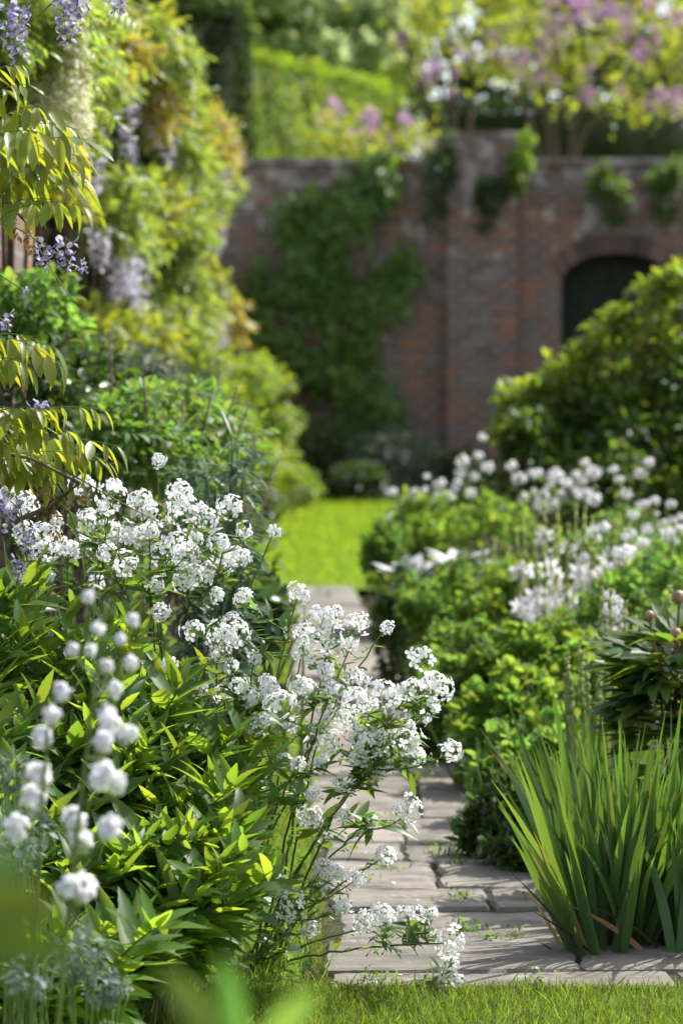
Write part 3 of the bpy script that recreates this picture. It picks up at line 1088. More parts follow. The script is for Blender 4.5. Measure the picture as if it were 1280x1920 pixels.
# (px, py, depth, radius, leaves, tint)  tints: 0 green 1 gold 2 lime 3 dark, shade of the hollows painted in
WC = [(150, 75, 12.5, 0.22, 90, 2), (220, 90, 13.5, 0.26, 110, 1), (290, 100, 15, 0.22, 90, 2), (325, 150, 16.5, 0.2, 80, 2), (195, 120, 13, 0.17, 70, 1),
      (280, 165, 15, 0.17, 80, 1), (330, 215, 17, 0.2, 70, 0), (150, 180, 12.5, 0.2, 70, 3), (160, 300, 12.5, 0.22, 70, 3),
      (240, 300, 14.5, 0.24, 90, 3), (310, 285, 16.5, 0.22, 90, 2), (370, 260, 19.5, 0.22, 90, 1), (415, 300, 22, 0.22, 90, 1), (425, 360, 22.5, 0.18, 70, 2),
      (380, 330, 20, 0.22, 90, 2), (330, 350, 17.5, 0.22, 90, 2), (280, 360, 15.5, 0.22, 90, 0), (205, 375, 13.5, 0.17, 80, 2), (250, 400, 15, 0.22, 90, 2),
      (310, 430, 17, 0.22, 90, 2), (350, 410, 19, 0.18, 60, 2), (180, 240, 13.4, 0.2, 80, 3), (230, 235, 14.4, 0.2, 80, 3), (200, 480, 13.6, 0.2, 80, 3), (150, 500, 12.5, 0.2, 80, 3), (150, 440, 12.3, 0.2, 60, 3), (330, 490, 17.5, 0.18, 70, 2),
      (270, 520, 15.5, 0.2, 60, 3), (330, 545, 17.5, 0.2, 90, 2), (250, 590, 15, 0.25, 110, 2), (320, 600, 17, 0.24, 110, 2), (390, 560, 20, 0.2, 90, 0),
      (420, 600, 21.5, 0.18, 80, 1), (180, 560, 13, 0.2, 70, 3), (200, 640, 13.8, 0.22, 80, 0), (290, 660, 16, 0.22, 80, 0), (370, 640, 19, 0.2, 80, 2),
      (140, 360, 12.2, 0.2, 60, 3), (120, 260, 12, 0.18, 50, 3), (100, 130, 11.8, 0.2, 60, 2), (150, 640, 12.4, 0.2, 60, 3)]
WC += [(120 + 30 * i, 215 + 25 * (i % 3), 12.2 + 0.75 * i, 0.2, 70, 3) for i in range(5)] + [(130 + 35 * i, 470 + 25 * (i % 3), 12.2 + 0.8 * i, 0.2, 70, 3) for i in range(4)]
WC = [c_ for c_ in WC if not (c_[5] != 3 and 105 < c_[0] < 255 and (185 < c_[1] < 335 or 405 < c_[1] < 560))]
WR = []
for (px, py, n, sx, sy) in [(210, 190, 9, 40, 15), (280, 190, 8, 20, 12), (150, 210, 6, 20, 30), (345, 210, 6, 15, 30), (420, 360, 12, 12, 30), (385, 370, 4, 12, 20),
                            (210, 455, 12, 30, 25), (270, 470, 7, 25, 12), (415, 605, 7, 15, 15), (330, 670, 6, 40, 10), (170, 400, 4, 20, 20), (340, 300, 4, 15, 20)]:
    for i in range(n):
        if i % 5 in (1, 2, 3):
            continue
        x_, y_ = px + rng.normal() * sx, py + rng.normal() * sy
        d_ = np.interp(x_, [100, 250, 330, 400, 440], [11.8, 14.2, 16.6, 20.5, 22])
        WR.append((x_, y_, d_ * 0.985))
wisteria('large mauve wisteria with gold and lime young leaves covering the side wall', (-1.5, 16, 0), WC, WR, RAC)
CC = [(20, 60, 9.2, 0.2, 70, 2), (70, 110, 9.5, 0.2, 70, 2), (100, 30, 9.8, 0.18, 70, 2), (30, 180, 9.2, 0.18, 50, 0), (90, 210, 9.8, 0.18, 60, 2), (80, 300, 10, 0.16, 40, 0), (0, -30, 9.2, .2, 60, 2)]
CR = [(20 + rng.random() * 130, -10 + rng.random() * 190, 9.1 + rng.random() * 0.5) for _ in range(34)]
wisteria('creamy white wisteria at the top of the side wall', (-1.23, 11.6, 0), CC, CR, RAC_W)


# ------------------------------------------------------------------ shrubs of the two borders
def shrub(name, label, blobs, tmpls, size, mats, cat='shrub', shell=0.4, droop=0.1, stems=6, ground=True):
    """blobs: (px, py, depth, rx, rz, n, mat index) in metres"""
    cs = np.array([P(b[0], b[1], b[2]) for b in blobs])
    base = (cs[:, 0].mean(), cs[:, 1].mean(), 0)
    t_ = thing(name, label, cat, base)
    mb = MB()
    for c, b in zip(cs, blobs):
        c = c.copy()
        lumpy(mb, c, (b[3] * 1.1, b[3] * 1.1, b[4] * 1.1), int(b[5] * 1.15), tmpls, size, b[6], 11, 1.0, droop)
        if c[2] - b[4] > 0.05 and ground:
            k = b[5] // 3
            X = np.c_[c[0] + rng.normal(size=k) * b[3] * 0.4, c[1] + rng.normal(size=k) * b[3] * 0.4, rng.random(k) * c[2]]
            scat(mb, tmpls, rdir(k) + [0, 0, 0.2], rdir(k) + [0, 0, 0.7], X, size, b[6])
    mb.build('foliage', mats, t_)
    st = MB()
    for c in cs:
        for i in range(stems):
            p0 = np.array([base[0] * 0.5 + c[0] * 0.5 + rng.normal() * 0.06, base[1] * 0.5 + c[1] * 0.5 + rng.normal() * 0.06, -0.05])
            st.tube(bez(p0, [p0[0], p0[1], c[2] * 0.6], c + rng.normal(size=3) * 0.12, 6), 0.009, 0.003, 4)
    st.build('stem', M['bark'] if cat == 'shrub' else M['stem'], t_)
    return t_


shrub('bright_shrub', 'bright fresh green shrub where the border meets the far lawn',
      [(430, 720, 24, 0.36, 0.3, 1100, 0), (480, 720, 25.5, 0.28, 0.25, 900, 0), (490, 800, 25.5, 0.3, 0.28, 900, 0), (400, 800, 23.5, 0.36, 0.4, 900, 1), (500, 880, 27, 0.32, 0.3, 1100, 0), (545, 920, 29, 0.26, 0.22, 900, 0), (450, 880, 24, 0.3, 0.3, 800, 1)],
      OVAL_LO, 0.065, [M['fresh'], M['fresh']])
shrub('leafy_shrub', 'glossy mid-green shrub behind the tallest white flowers',
      [(250, 790, 8.6, 0.13, 0.14, 420, 0), (320, 780, 9.0, 0.14, 0.13, 420, 0), (380, 800, 9.5, 0.14, 0.15, 420, 0), (300, 870, 8.6, 0.2, 0.15, 450, 0), (420, 850, 10, 0.15, 0.16, 350, 0), (210, 860, 8.5, 0.14, 0.15, 300, 0)],
      OVAL, 0.045, [M['midgreen']])
shrub('leafy_shrub', 'small-leaved bright shrub in front of the brick pier',
      [(40, 590, 9, 0.12, 0.12, 260, 0), (90, 560, 9.2, 0.09, 0.08, 160, 0), (110, 640, 9.3, 0.1, 0.1, 260, 0), (40, 690, 9, 0.15, 0.15, 300, 1), (150, 720, 9.3, 0.16, 0.12, 300, 1), (60, 800, 9, 0.2, 0.2, 350, 1), (150, 820, 9, 0.15, 0.15, 300, 1)],
      OVAL, 0.05, [M['mound'], M['dark']])
shrub('brown_seedhead_plant', 'greyish twiggy plant with spent brown heads below the wisteria',
      [(190, 700, 10.5, 0.14, 0.12, 300, 0), (260, 710, 11, 0.14, 0.1, 260, 0), (150, 760, 10, 0.14, 0.12, 260, 0), (330, 730, 12, 0.14, 0.1, 260, 0)],
      OVAL_LO, 0.045, [M['grey']], 'plant')
for (px, py, d, lab) in [(430, 880, 7.4, 'blue-green spurge with drooping narrow leaves behind the white flowers'), (375, 930, 7.6, 'shorter blue-green spurge half hidden by white flowers')]:
    c = P(px, py, d)
    t_ = thing('spurge_plant', lab, 'plant', (c[0] + 0.02, c[1], 0))
    mb, st = MB(), MB()
    for i in range(7):
        tip = c + rng.normal(size=3) * [0.05, 0.08, 0.04]
        cur = bez((c[0] + rng.normal() * 0.04, c[1], -0.02), (c[0], c[1], c[2] * 0.6), tip, 14)
        st.tube(cur, 0.005, 0.003)
        X = np.repeat(cur[5:], 9, axis=0)
        k = len(X)
        d_ = np.c_[rng.normal(size=(k, 2)), rng.normal(size=k) * 0.3 + 0.1]
        scat(mb, NARROW, d_, np.tile([0, 0, 1.0], (k, 1)) + rdir(k) * 0.2, X + rng.normal(size=(k, 3)) * 0.008, 0.07 + 0.03 * rng.random(k))
    mb.build('foliage', M['teal'], t_)
    st.build('stem', M['stem'], t_)

# low plants at the grass edge of the near border
for (px, py, d, rx, rz, n, mt, lab) in [
        (435, 1010, 12, 0.13, 0.16, 500, 'shrub', 'low dark leafy mound beside the narrow grass strip, farthest along it'),
        (420, 1090, 10, 0.14, 0.16, 500, 'shrub', 'low leafy mound behind the white flowers at the grass edge'),
        (470, 960, 16, 0.16, 0.16, 500, 'dark', 'dark leafy plant next to the bright green shrub'),
        (480, 1170, 8.6, 0.11, 0.12, 400, 'dark', 'dark low plant shaded by the white flowers by the path')]:
    shrub('edging_plant', lab, [(px, py, d, rx, rz, n, 0)], OVAL, 0.06, [M[mt]], 'plant')

# dark rose shrub on the far side of the path
shrub('rose_shrub', 'large dark green shrub with sunlit top in front of the arched doorway',
      [(b_[0] + 32, b_[1] + 30, *b_[2:]) for b_ in ([(1000, 790, 16.5, 0.16, 0.16, 420, 0), (955, 800, 16, 0.12, 0.17, 380, 0), (1090, 710, 16.5, 0.2, 0.2, 600, 0), (1110, 790, 16.2, 0.3, 0.26, 900, 0), (1165, 645, 17, 0.2, 0.18, 600, 0), (1225, 590, 17, 0.18, 0.17, 500, 0), (1290, 560, 17, 0.2, 0.2, 500, 0),
       (1230, 720, 16.5, 0.35, 0.33, 1200, 0), (1320, 640, 17, 0.35, 0.35, 1000, 0), (1000, 870, 16, 0.25, 0.17, 600, 0), (1120, 880, 16, 0.35, 0.22, 800, 0), (1260, 850, 16, 0.35, 0.3, 900, 0), (1330, 760, 16.5, 0.4, 0.36, 900, 0)]
      + [(x_, y_, 16.4, 0.07 + 0.03 * (k_ % 3), 0.1, 70, 1) for k_, (x_, y_) in enumerate([(915, 775), (928, 735), (945, 712), (975, 705), (1005, 700), (1035, 665), (1060, 648), (1085, 610), (1105, 590), (1130, 568), (1160, 570), (1185, 530), (1205, 512), (1235, 494), (1262, 500), (1280, 486), (1150, 640), (1050, 720), (1215, 600), (990, 760)])])],
      OVAL, 0.07, [M['shrub'], M['fresh']], stems=3)  # second leaf is paler: sunlight on the top sprigs put into colour

MOUNDS = [
    (790, 985, 15, 0.22, 0.14, 800, 'mound_lime', 'yellow-green leafy clump under the far white flowers'),
    (900, 990, 14.5, 0.24, 0.14, 800, 'mound_lime', 'yellow-green clump with ruddy lower leaves behind the hostas'),
    (735, 1040, 14.5, 0.13, 0.14, 500, 'mound', 'small green mound at the path corner where the far lawn starts'),
    (750, 1160, 12.2, 0.11, 0.15, 500, 'dark', 'dark green mound overhanging the path before the far lawn'),
    (850, 1140, 11.6, 0.2, 0.15, 900, 'mound', 'broad mound of small fresh leaves halfway along the path'),
    (960, 1130, 11.2, 0.2, 0.15, 900, 'mound_lime', 'fresh yellow-green mound in front of the variegated hosta'),
    (890, 1240, 10.2, 0.19, 0.13, 900, 'mound', 'middle mound of round scalloped leaves beside the path'),
    (1010, 1250, 9.6, 0.2, 0.14, 900, 'mound_lime', 'yellow-green mound of scalloped leaves just behind the tall sword leaves'),
    (855, 1340, 9.7, 0.12, 0.16, 600, 'mound', 'deep green mound spilling over the path edge with round leaves'),
    (950, 1360, 9.0, 0.17, 0.14, 900, 'mound_lime', 'pale scalloped mound touching the rear sword leaves'),
    (1000, 1450, 8.3, 0.15, 0.15, 700, 'mound', 'leafy mound tucked behind the outer leaves of the iris'),
    (945, 1540, 7.7, 0.09, 0.14, 420, 'dark', 'dark trailing plant with lobed leaves lying on the paving by the iris'),
    (1010, 1580, 7.5, 0.11, 0.13, 420, 'dark', 'dark low geranium in the shadow under the iris leaves'),
    (1110, 1090, 11, 0.26, 0.17, 800, 'mound', 'green clump among the tall budding spikes'),
    (1220, 1150, 10, 0.25, 0.17, 800, 'mound', 'green clump behind the peony buds'),
    (1190, 1040, 13.8, 0.28, 0.17, 800, 'mound', 'far green clump under scattered white flowers near the rose shrub')]
for (px, py, d, rx, rz, n, mt, lab) in MOUNDS:
    c = P(px, py, d)
    t_ = thing('leaf_mound', lab, 'plant', (c[0], c[1], 0))
    mb, st = MB(), MB()
    sz = 0.042 if d < 10 else 0.034
    # loose shoots of different height, each with its own tuft of leaves
    for i in range(34):
        a, q_ = rng.random() * 6.28, math.sqrt(rng.random())
        h_ = (1 - 0.55 * q_ * q_) * (0.72 + 0.5 * rng.random())
        tip = np.array([c[0] + rx * 1.2 * q_ * math.cos(a), c[1] + rx * 1.2 * q_ * math.sin(a), max(0.05, c[2] + rz * (2 * h_ - 1) * 0.95)])
        k = int(n * 2.2 / 34)
        clump(mb, tip - [0, 0, rz * 0.15], (rx * 0.2, rx * 0.2, rz * 0.34), k, ROUND + OVAL_LO + LANCE_LO, sz, 0, 0.15, 0.7, -0.15, 0.35)
        st.tube(bez((c[0] + rng.normal() * 0.04, c[1] + rng.normal() * 0.04, -0.03), (c[0], c[1], tip[2] * 0.7), tip, 6), 0.003, 0.002, 4)
    for i in range(26):                      # thin upright stems and grassy blades between
        a, q_ = rng.random() * 6.28, math.sqrt(rng.random())
        b0_ = np.array([c[0] + rx * q_ * math.cos(a), c[1] + rx * q_ * math.sin(a), 0.02])
        e_ = b0_ + [rng.normal() * 0.05, rng.normal() * 0.05, c[2] + rz * (0.9 + 0.6 * rng.random())] - [0, 0, rz * 0.6 * q_]
        st.tube(bez(b0_, (b0_ + e_) / 2 + [rng.normal() * 0.01, 0, 0.02], e_, 6), 0.0035, 0.0012, 4)
    lo_ = np.array([c[0], c[1], c[2] * 0.5])
    clump(mb, lo_, (rx * 0.95, rx * 0.95, c[2] * 0.55), n // 2, ROUND, sz, 0, 0.6, 0.6, 0.1, 0.4)
    mb.build('foliage', M[mt], t_)
    st.build('stem', M['stem'], t_)

# variegated hostas
for (px, py, d, lab) in [(765, 1075, 12.6, 'white-edged hosta by the path before the lawn'), (865, 1055, 12.6, 'white-edged hosta farther from the path, behind the round mounds')]:
    c = P(px, py, d)
    t_ = thing('hosta_plant', lab, 'plant', (c[0], c[1], 0))
    for i in range(16):
        mb = MB()
        a = rng.random() * 6.28
        dd = np.array([[math.cos(a), math.sin(a), 0.3 + 0.9 * rng.random()]])
        X = np.array([c + [0.03 * math.cos(a), 0.03 * math.sin(a), -0.03]])
        scat(mb, OVAL, dd, np.array([[0, 0, 1.0]]), X, 0.16, 0)
        scat(mb, OVAL, dd, np.array([[0, 0, 1.0]]), X + [0, 0, 0.002], 0.105, 1)
        mb.tube(bez((c[0], c[1], -0.02), (c[0], c[1], c[2] * .6), X[0], 4), 0.003, 0.003, 4, 1)
        mb.build('leaf', [M['petal'] if i % 2 else M['silver'], M['teal']], t_)


# ------------------------------------------------------------------ iris clumps
def sword(mb, base, lean, L, wid, bend, plane, mi=0, n=9):
    """one sword leaf as a thin lens-shaped strip"""
    base = np.asarray(base, float)
    lean = np.asarray(lean, float)
    s = np.linspace(0, 1, n)
    cur = base + np.outer(s * L, unit(np.array([lean[0], lean[1], 1.0]))) + np.outer((s ** 2) * L * bend, np.array([lean[0], lean[1], -0.35]) / max(0.15, np.hypot(*lean[:2])))
    wv = wid * 0.5 * np.minimum(1, 1.0 - s ** 3.0) * (0.75 + 0.25 * np.sin(np.pi * np.minimum(1, s * 1.2)))
    wv[-1] = 0.0004
    tan = np.gradient(cur, axis=0)
    side = np.cross(tan, np.tile(plane, (n, 1)))
    side = unit(side)
    nor = unit(np.cross(side, tan))
    V = np.stack([cur - side * wv[:, None], cur + nor * (wv * 0.16)[:, None], cur + side * wv[:, None]], 1).reshape(-1, 3)
    q = []
    for i in range(n - 1):
        b = 3 * i
        q += [(b, b + 1, b + 4, b + 3), (b + 1, b + 2, b + 5, b + 4)]
    mb.add(V, q, (), mi)


def iris(label, fans, L, wid, withered, name='iris_plant', buds=()):
    ctr = np.mean([f[0] for f in fans], axis=0)
    t_ = thing(name, label, 'plant', (ctr[0], ctr[1], 0))
    mb = MB()
    wl, bl = MB(), MB()
    for (b, lean, k) in fans:
        yaw = rng.normal() * 0.6
        plane = np.array([math.sin(yaw), -math.cos(yaw), 0.0])
        al = np.array([math.cos(yaw), math.sin(yaw), 0])
        for i in range(k):
            u_ = (i / (k - 1) - 0.5) * 2 if k > 1 else 0
            bb = np.array([b[0], b[1], -0.02]) + al * u_ * 0.025 + rng.normal(size=3) * [0.006, 0.006, 0]
            ln = np.array([lean[0], lean[1], 0]) + al * u_ * 0.2 + rng.normal(size=3) * 0.075
            sword(mb, bb, ln, L * (1 - 0.35 * u_ * u_) * (0.8 + 0.3 * rng.random()), wid * (0.85 + 0.3 * rng.random()), 0.02 + 0.1 * rng.random() ** 2 + (0.1 if rng.random() < 0.15 else 0), plane)
    mb.build('foliage', M['iris'], t_)
    for (b, lean, L2, kind, bend) in withered:
        sword(wl if kind else bl, np.array([b[0], b[1], 0.0]), lean, L2, wid * (0.55 if kind else 0.3), bend + (0 if kind else 0.12) + 0.04 * rng.normal(), unit(np.array([rng.normal() * 0.8, -1, 0.1])))
    if wl.n:
        o = wl.build('withered_leaf', M['withered'], t_)
        o['label'] = 'orange-brown withered leaves splayed out low'
    if bl.n:
        bl.build('dead_leaf', M['blackened'], t_)
    return t_


def gp(px, py, z=0.0):
    """point of the ground under a spot of the photograph"""
    d = (CAM_H - z) / ((py - HOR) / F)
    for _ in range(4):
        p = P(px, py, d)
        d *= (CAM_H - z) / (CAM_H - p[2])
    return P(px, py, d)


fans = []
for i in range(21):
    px = 1095 + 95 * rng.random()
    p = gp(px, 1735 + 65 * rng.random())
    fans.append((p, ((px - 1172) / 100 * 0.33 + rng.normal() * 0.07 + 0.02, rng.normal() * 0.13 - 0.02), 7))
wth = []
b0 = gp(1085, 1790)
for (px, py, kind, bend) in [(975, 1590, 1, 0.1), (985, 1570, 1, 0.06), (1005, 1660, 1, 0.2), (968, 1630, 0, 0.25), (985, 1705, 0, 0.2), (1070, 1800, 0, 0.5)]:
    tp = P(px, py, 6.25)
    v = tp - b0
    ln = np.array([v[0], v[1], 0]) / max(v[2], 0.05)
    wth.append((b0 + rng.normal(size=3) * [0.03, 0.03, 0], np.clip(ln, -2.5, 2.5) * 0.9, np.linalg.norm(v) * 1.03, kind, bend * 0.3))
iris('clump of green sword leaves splaying over the paving with orange withered leaves', fans, 0.58, 0.025, wth)
fans = []
for i in range(20):
    px = 1200 + 130 * rng.random()
    p = gp(px, 1735 + 75 * rng.random())
    fans.append((p, ((px - 1250) / 150 * 0.22 + rng.normal() * 0.07 - 0.02, rng.normal() * 0.1), 6))
iris('upright clump of sword leaves at the right edge, below the peony', fans, 0.6, 0.025, [((*gp(1240, 1790)[:2],), (-0.7, -0.2, 0), 0.22, 0, 0.3), ((*gp(1215, 1795)[:2],), (-0.9, -0.2, 0), 0.2, 1, 0.3)])
fans = []
for i in range(17):
    px = 1045 + 140 * rng.random()
    p = gp(px, 1600 + 60 * rng.random())
    fans.append((p, ((px - 1105) / 130 * 0.22 + rng.normal() * 0.06, rng.normal() * 0.08), 5))
iris('taller blue-green sword leaves behind the paving iris', fans, 0.58, 0.024, [((*gp(1070, 1640)[:2],), (-0.5, 0, 0), 0.4, 1, 0.1)])


# ------------------------------------------------------------------ budding spikes, white stars, peony
def spike_plant(label, base_px, spikes, d, m_leaf, flowers=0, n_leaf=18, leafL=0.4):
    b = P(base_px[0], base_px[1], d)
    t_ = thing('spike_plant', label, 'plant', (b[0], b[1], 0))
    spikes = spikes + [(x_ + rng.normal() * 16, y_ + abs(rng.normal()) * 35, z_ + rng.normal() * 0.1) for x_, y_, z_ in spikes]
    for (px, py, dd) in spikes:
        tip = P(px, py, dd)
        st = MB()
        p0 = np.array([b[0] * 0.35 + tip[0] * 0.65, b[1] * 0.35 + tip[1] * 0.65, -0.02])
        cur = bez(p0, [p0[0] * .5 + tip[0] * .5, tip[1], tip[2] * 0.6], tip, 16)
        st.tube(cur, 0.0055, 0.0042, 5)
        X = np.repeat(cur[11:], 8, axis=0)
        X = X + np.c_[np.zeros((len(X), 2)), rng.random(len(X)) * 0.02]
        dirs = rdir(len(X)) * [1, 1, 0.2]
        fr = frames(unit(dirs + [0, 0, 1.6]), dirs)
        s = 0.006 * np.linspace(1.1, 0.6, len(X))
        Mx = np.stack([fr[:, :, 0], fr[:, :, 2], fr[:, :, 1] * 1.8], axis=2) * s[:, None, None]
        st.stamp(BALL, Mx, X + unit(dirs) * 0.004, 1)
        st.build('flower_spike', [M['spike'], M['spike']], t_)
        for i in range(flowers):
            if rng.random() < 0.75:
                p = cur[7 + rng.integers(6)] + rdir(1)[0] * 0.012
                child('flower', STARM[rng.integers(len(STARM))], t_, p, quat_to(rdir(1)[0] + [0, -0.8, 0.5], rng.random() * 6), 0.9 + 0.4 * rng.random())
    mb = MB()
    for i in range(n_leaf):
        ln = rng.normal(size=2) * 0.25
        sword(mb, (b[0] + rng.normal() * 0.1, b[1] + rng.normal() * 0.1, -0.02), (*ln, 0), leafL * (0.7 + 0.5 * rng.random()), 0.02, 0.1, unit(np.array([rng.normal() * 0.5, -1, 0])))
    mb.build('foliage', m_leaf, t_)
    return t_


def star():
    mb = MB()
    parts = []
    for k in range(6):
        v, q_, t__ = leaf_t(4, 0.2, 0.2, 0.1, 0.5)
        mb.add(v @ (rotz(k * math.pi / 3) @ rotx(0.35)).T * 0.044, q_, t__, 0)
    mb.add(BALL[0] * 0.004 + [0, 0, 0.004], BALL[1], BALL[2], 1)
    return mb.mesh('flower', [M['petal'], M['bud']])


STARM = [star() for _ in range(2)]
spike_plant('group of slim green budding spikes beside the peony', (1130, 1450), [(1126, 1115, 7.8), (1172, 1140, 7.8), (1120, 1205, 7.7), (1085, 1215, 7.7), (1063, 1245, 7.6), (1090, 1235, 7.7), (1135, 1240, 7.7), (1187, 1170, 7.9), (1255, 1110, 7.9), (1060, 1280, 7.6)], 7.8, M['iris'])
spike_plant('tall pale budding spikes rising among white flowers in the far border', (1040, 1200),
            [(1020, 935, 10.5), (1045, 960, 10.6), (980, 985, 10.4), (1095, 960, 10.6), (1110, 975, 10.5), (1065, 990, 10.4), (1140, 985, 10.6), (1160, 970, 10.7), (1000, 1010, 10.3), (1080, 955, 10.8), (1180, 980, 10.6)], 10.6, M['iris'], 5, 30, 0.35)
spike_plant('short white starry flowers in front of the far white drift', (930, 1130), [(925, 1020, 11.5), (950, 1030, 11.5), (985, 1030, 11.4), (905, 1040, 11.6), (870, 1050, 11.7), (1000, 1040, 11.4)], 11.5, M['iris'], 5, 14, 0.3)
spike_plant('white starry flowers crowding near the rose shrub', (1190, 1130), [(1185, 1000, 11), (1160, 1020, 11), (1210, 1020, 11), (1230, 1010, 11), (1195, 1030, 10.9), (1260, 1030, 11)], 11, M['iris'], 6, 14, 0.3)

pc = P(1262, 1330, 7.2)
pe = thing('peony_plant', 'peony with three round pink-green buds on reddish stems', 'plant', (pc[0], pc[1], 0))
mb, st = MB(), MB()
for (px, py, r) in [(1265, 1187, 0.0155), (1272, 1120, 0.0165), (1217, 1154, 0.0125)]:
    tip = P(px, py, 7.2)
    cur = bez((pc[0], pc[1], 0), (pc[0] * .7 + tip[0] * .3, pc[1], tip[2] * 0.7), tip - [0, 0, r], 14)
    st.tube(cur, 0.005, 0.0035, 6)
    bm_ = MB()
    v = BALL_HI[0] * [1, 0.94, 0.9 + 0.2 * rng.random()]
    v = v * (1 + 0.035 * np.sin(3 * np.arctan2(v[:, 1], v[:, 0]) + v[:, 2] * 2))[:, None]
    bm_.add(v * r + tip, BALL_HI[1], BALL_HI[2], 0)
    for k in range(5):
        vv, q_, t__ = OVAL[1]
        a = k * 1.257
        Rm = rotz(a) @ rotx(0.5)
        bm_.add(vv @ Rm.T * r * 2.0 + tip + np.array([0, 0, -r * 1.02]), q_, t__, 1)
    bm_.build('flower_bud', [M['peony_bud'], M['shrub']], pe)
    for i in (4, 6, 7, 8, 9, 10):
        for k in range(6):
            a = rng.random() * 6.28
            dd = np.array([[math.cos(a) - 0.3, math.sin(a) - .3, 0.35 + rng.normal() * 0.2]])
            j = cur[i] + 0.05 * unit(dd)[0]
            st.tube(np.array([cur[i], j]), 0.002, 0.002, 4)
            for s_ in (-0.5, 0, 0.5):
                d3 = dd + np.array([[math.cos(a + 1.57), math.sin(a + 1.57), 0]]) * s_
                scat(mb, LANCE, d3, np.array([[0, 0, 1.0]]) + rdir(1) * 0.3, j[None], 0.13 + 0.03 * rng.random())
mb.build('foliage', M['shrub'], pe)
st.build('stem', leafmat('reddish_stem', (0.2, 0.13, 0.05), (0.25, 0.15, 0.05), 0.2), pe)


# ------------------------------------------------------------------ dame's rocket: the white flowers
def head_mesh(nf, Rr, fr_):
    mb = MB()
    z0 = Rr * 1.05
    pol = np.arccos(np.linspace(0.86, -0.45, nf)) + rng.normal(size=nf) * 0.1
    azi = np.arange(nf) * 2.39996 + rng.normal(size=nf) * 0.25
    d = np.c_[np.sin(pol) * np.cos(azi), np.sin(pol) * np.sin(azi), np.cos(pol)]
    rad = Rr * (0.75 + 0.5 * rng.random(nf))
    X = d * rad[:, None] + [0, 0, z0]
    N = unit(d + rng.normal(size=(nf, 3)) * 0.22)
    fr = frames(np.cross(N, rdir(nf)), N) * (fr_ * (0.85 + 0.3 * rng.random(nf)))[:, None, None]
    pick = rng.integers(0, len(FLORET), nf)
    for k, T in enumerate(FLORET):
        s = pick == k
        mb.stamp(T, fr[s], X[s])
    for x, p_ in zip(X, pol):
        mb.tube(np.array([[0, 0, max(0, x[2] - 0.02)], x - (x - [0, 0, z0]) * 0.08]), 0.0007, 0.0006, 3, 1)
    nb = max(5, nf // 2)
    d = rdir(nb) * [0.55, 0.55, 0.5] + [0, 0, 0.75]
    Xb = d * Rr * 0.8 + [0, 0, z0]
    f2 = frames(d, rdir(nb)) * 0.0024
    mb.stamp(BALL, np.stack([f2[:, :, 0], f2[:, :, 2], f2[:, :, 1] * 1.9], 2), Xb, 1)
    mb.tube(np.array([[0, 0, 0], [0, 0, z0 + Rr * 0.5]]), 0.0014, 0.001, 4, 1)
    return mb.mesh('flower_head', [M['petal'], M['bud']])


HEADS = [head_mesh(n, r, 0.013) for n, r in ((11, 0.027), (14, 0.031), (9, 0.025), (13, 0.033), (10, 0.028), (15, 0.03))]
HEADS_S = [head_mesh(n, r, 0.0125) for n, r in ((9, 0.016), (12, 0.019), (6, 0.013))]
HEADS_F = [head_mesh(n, r, 0.013) for n, r in ((18, 0.03), (22, 0.034))]


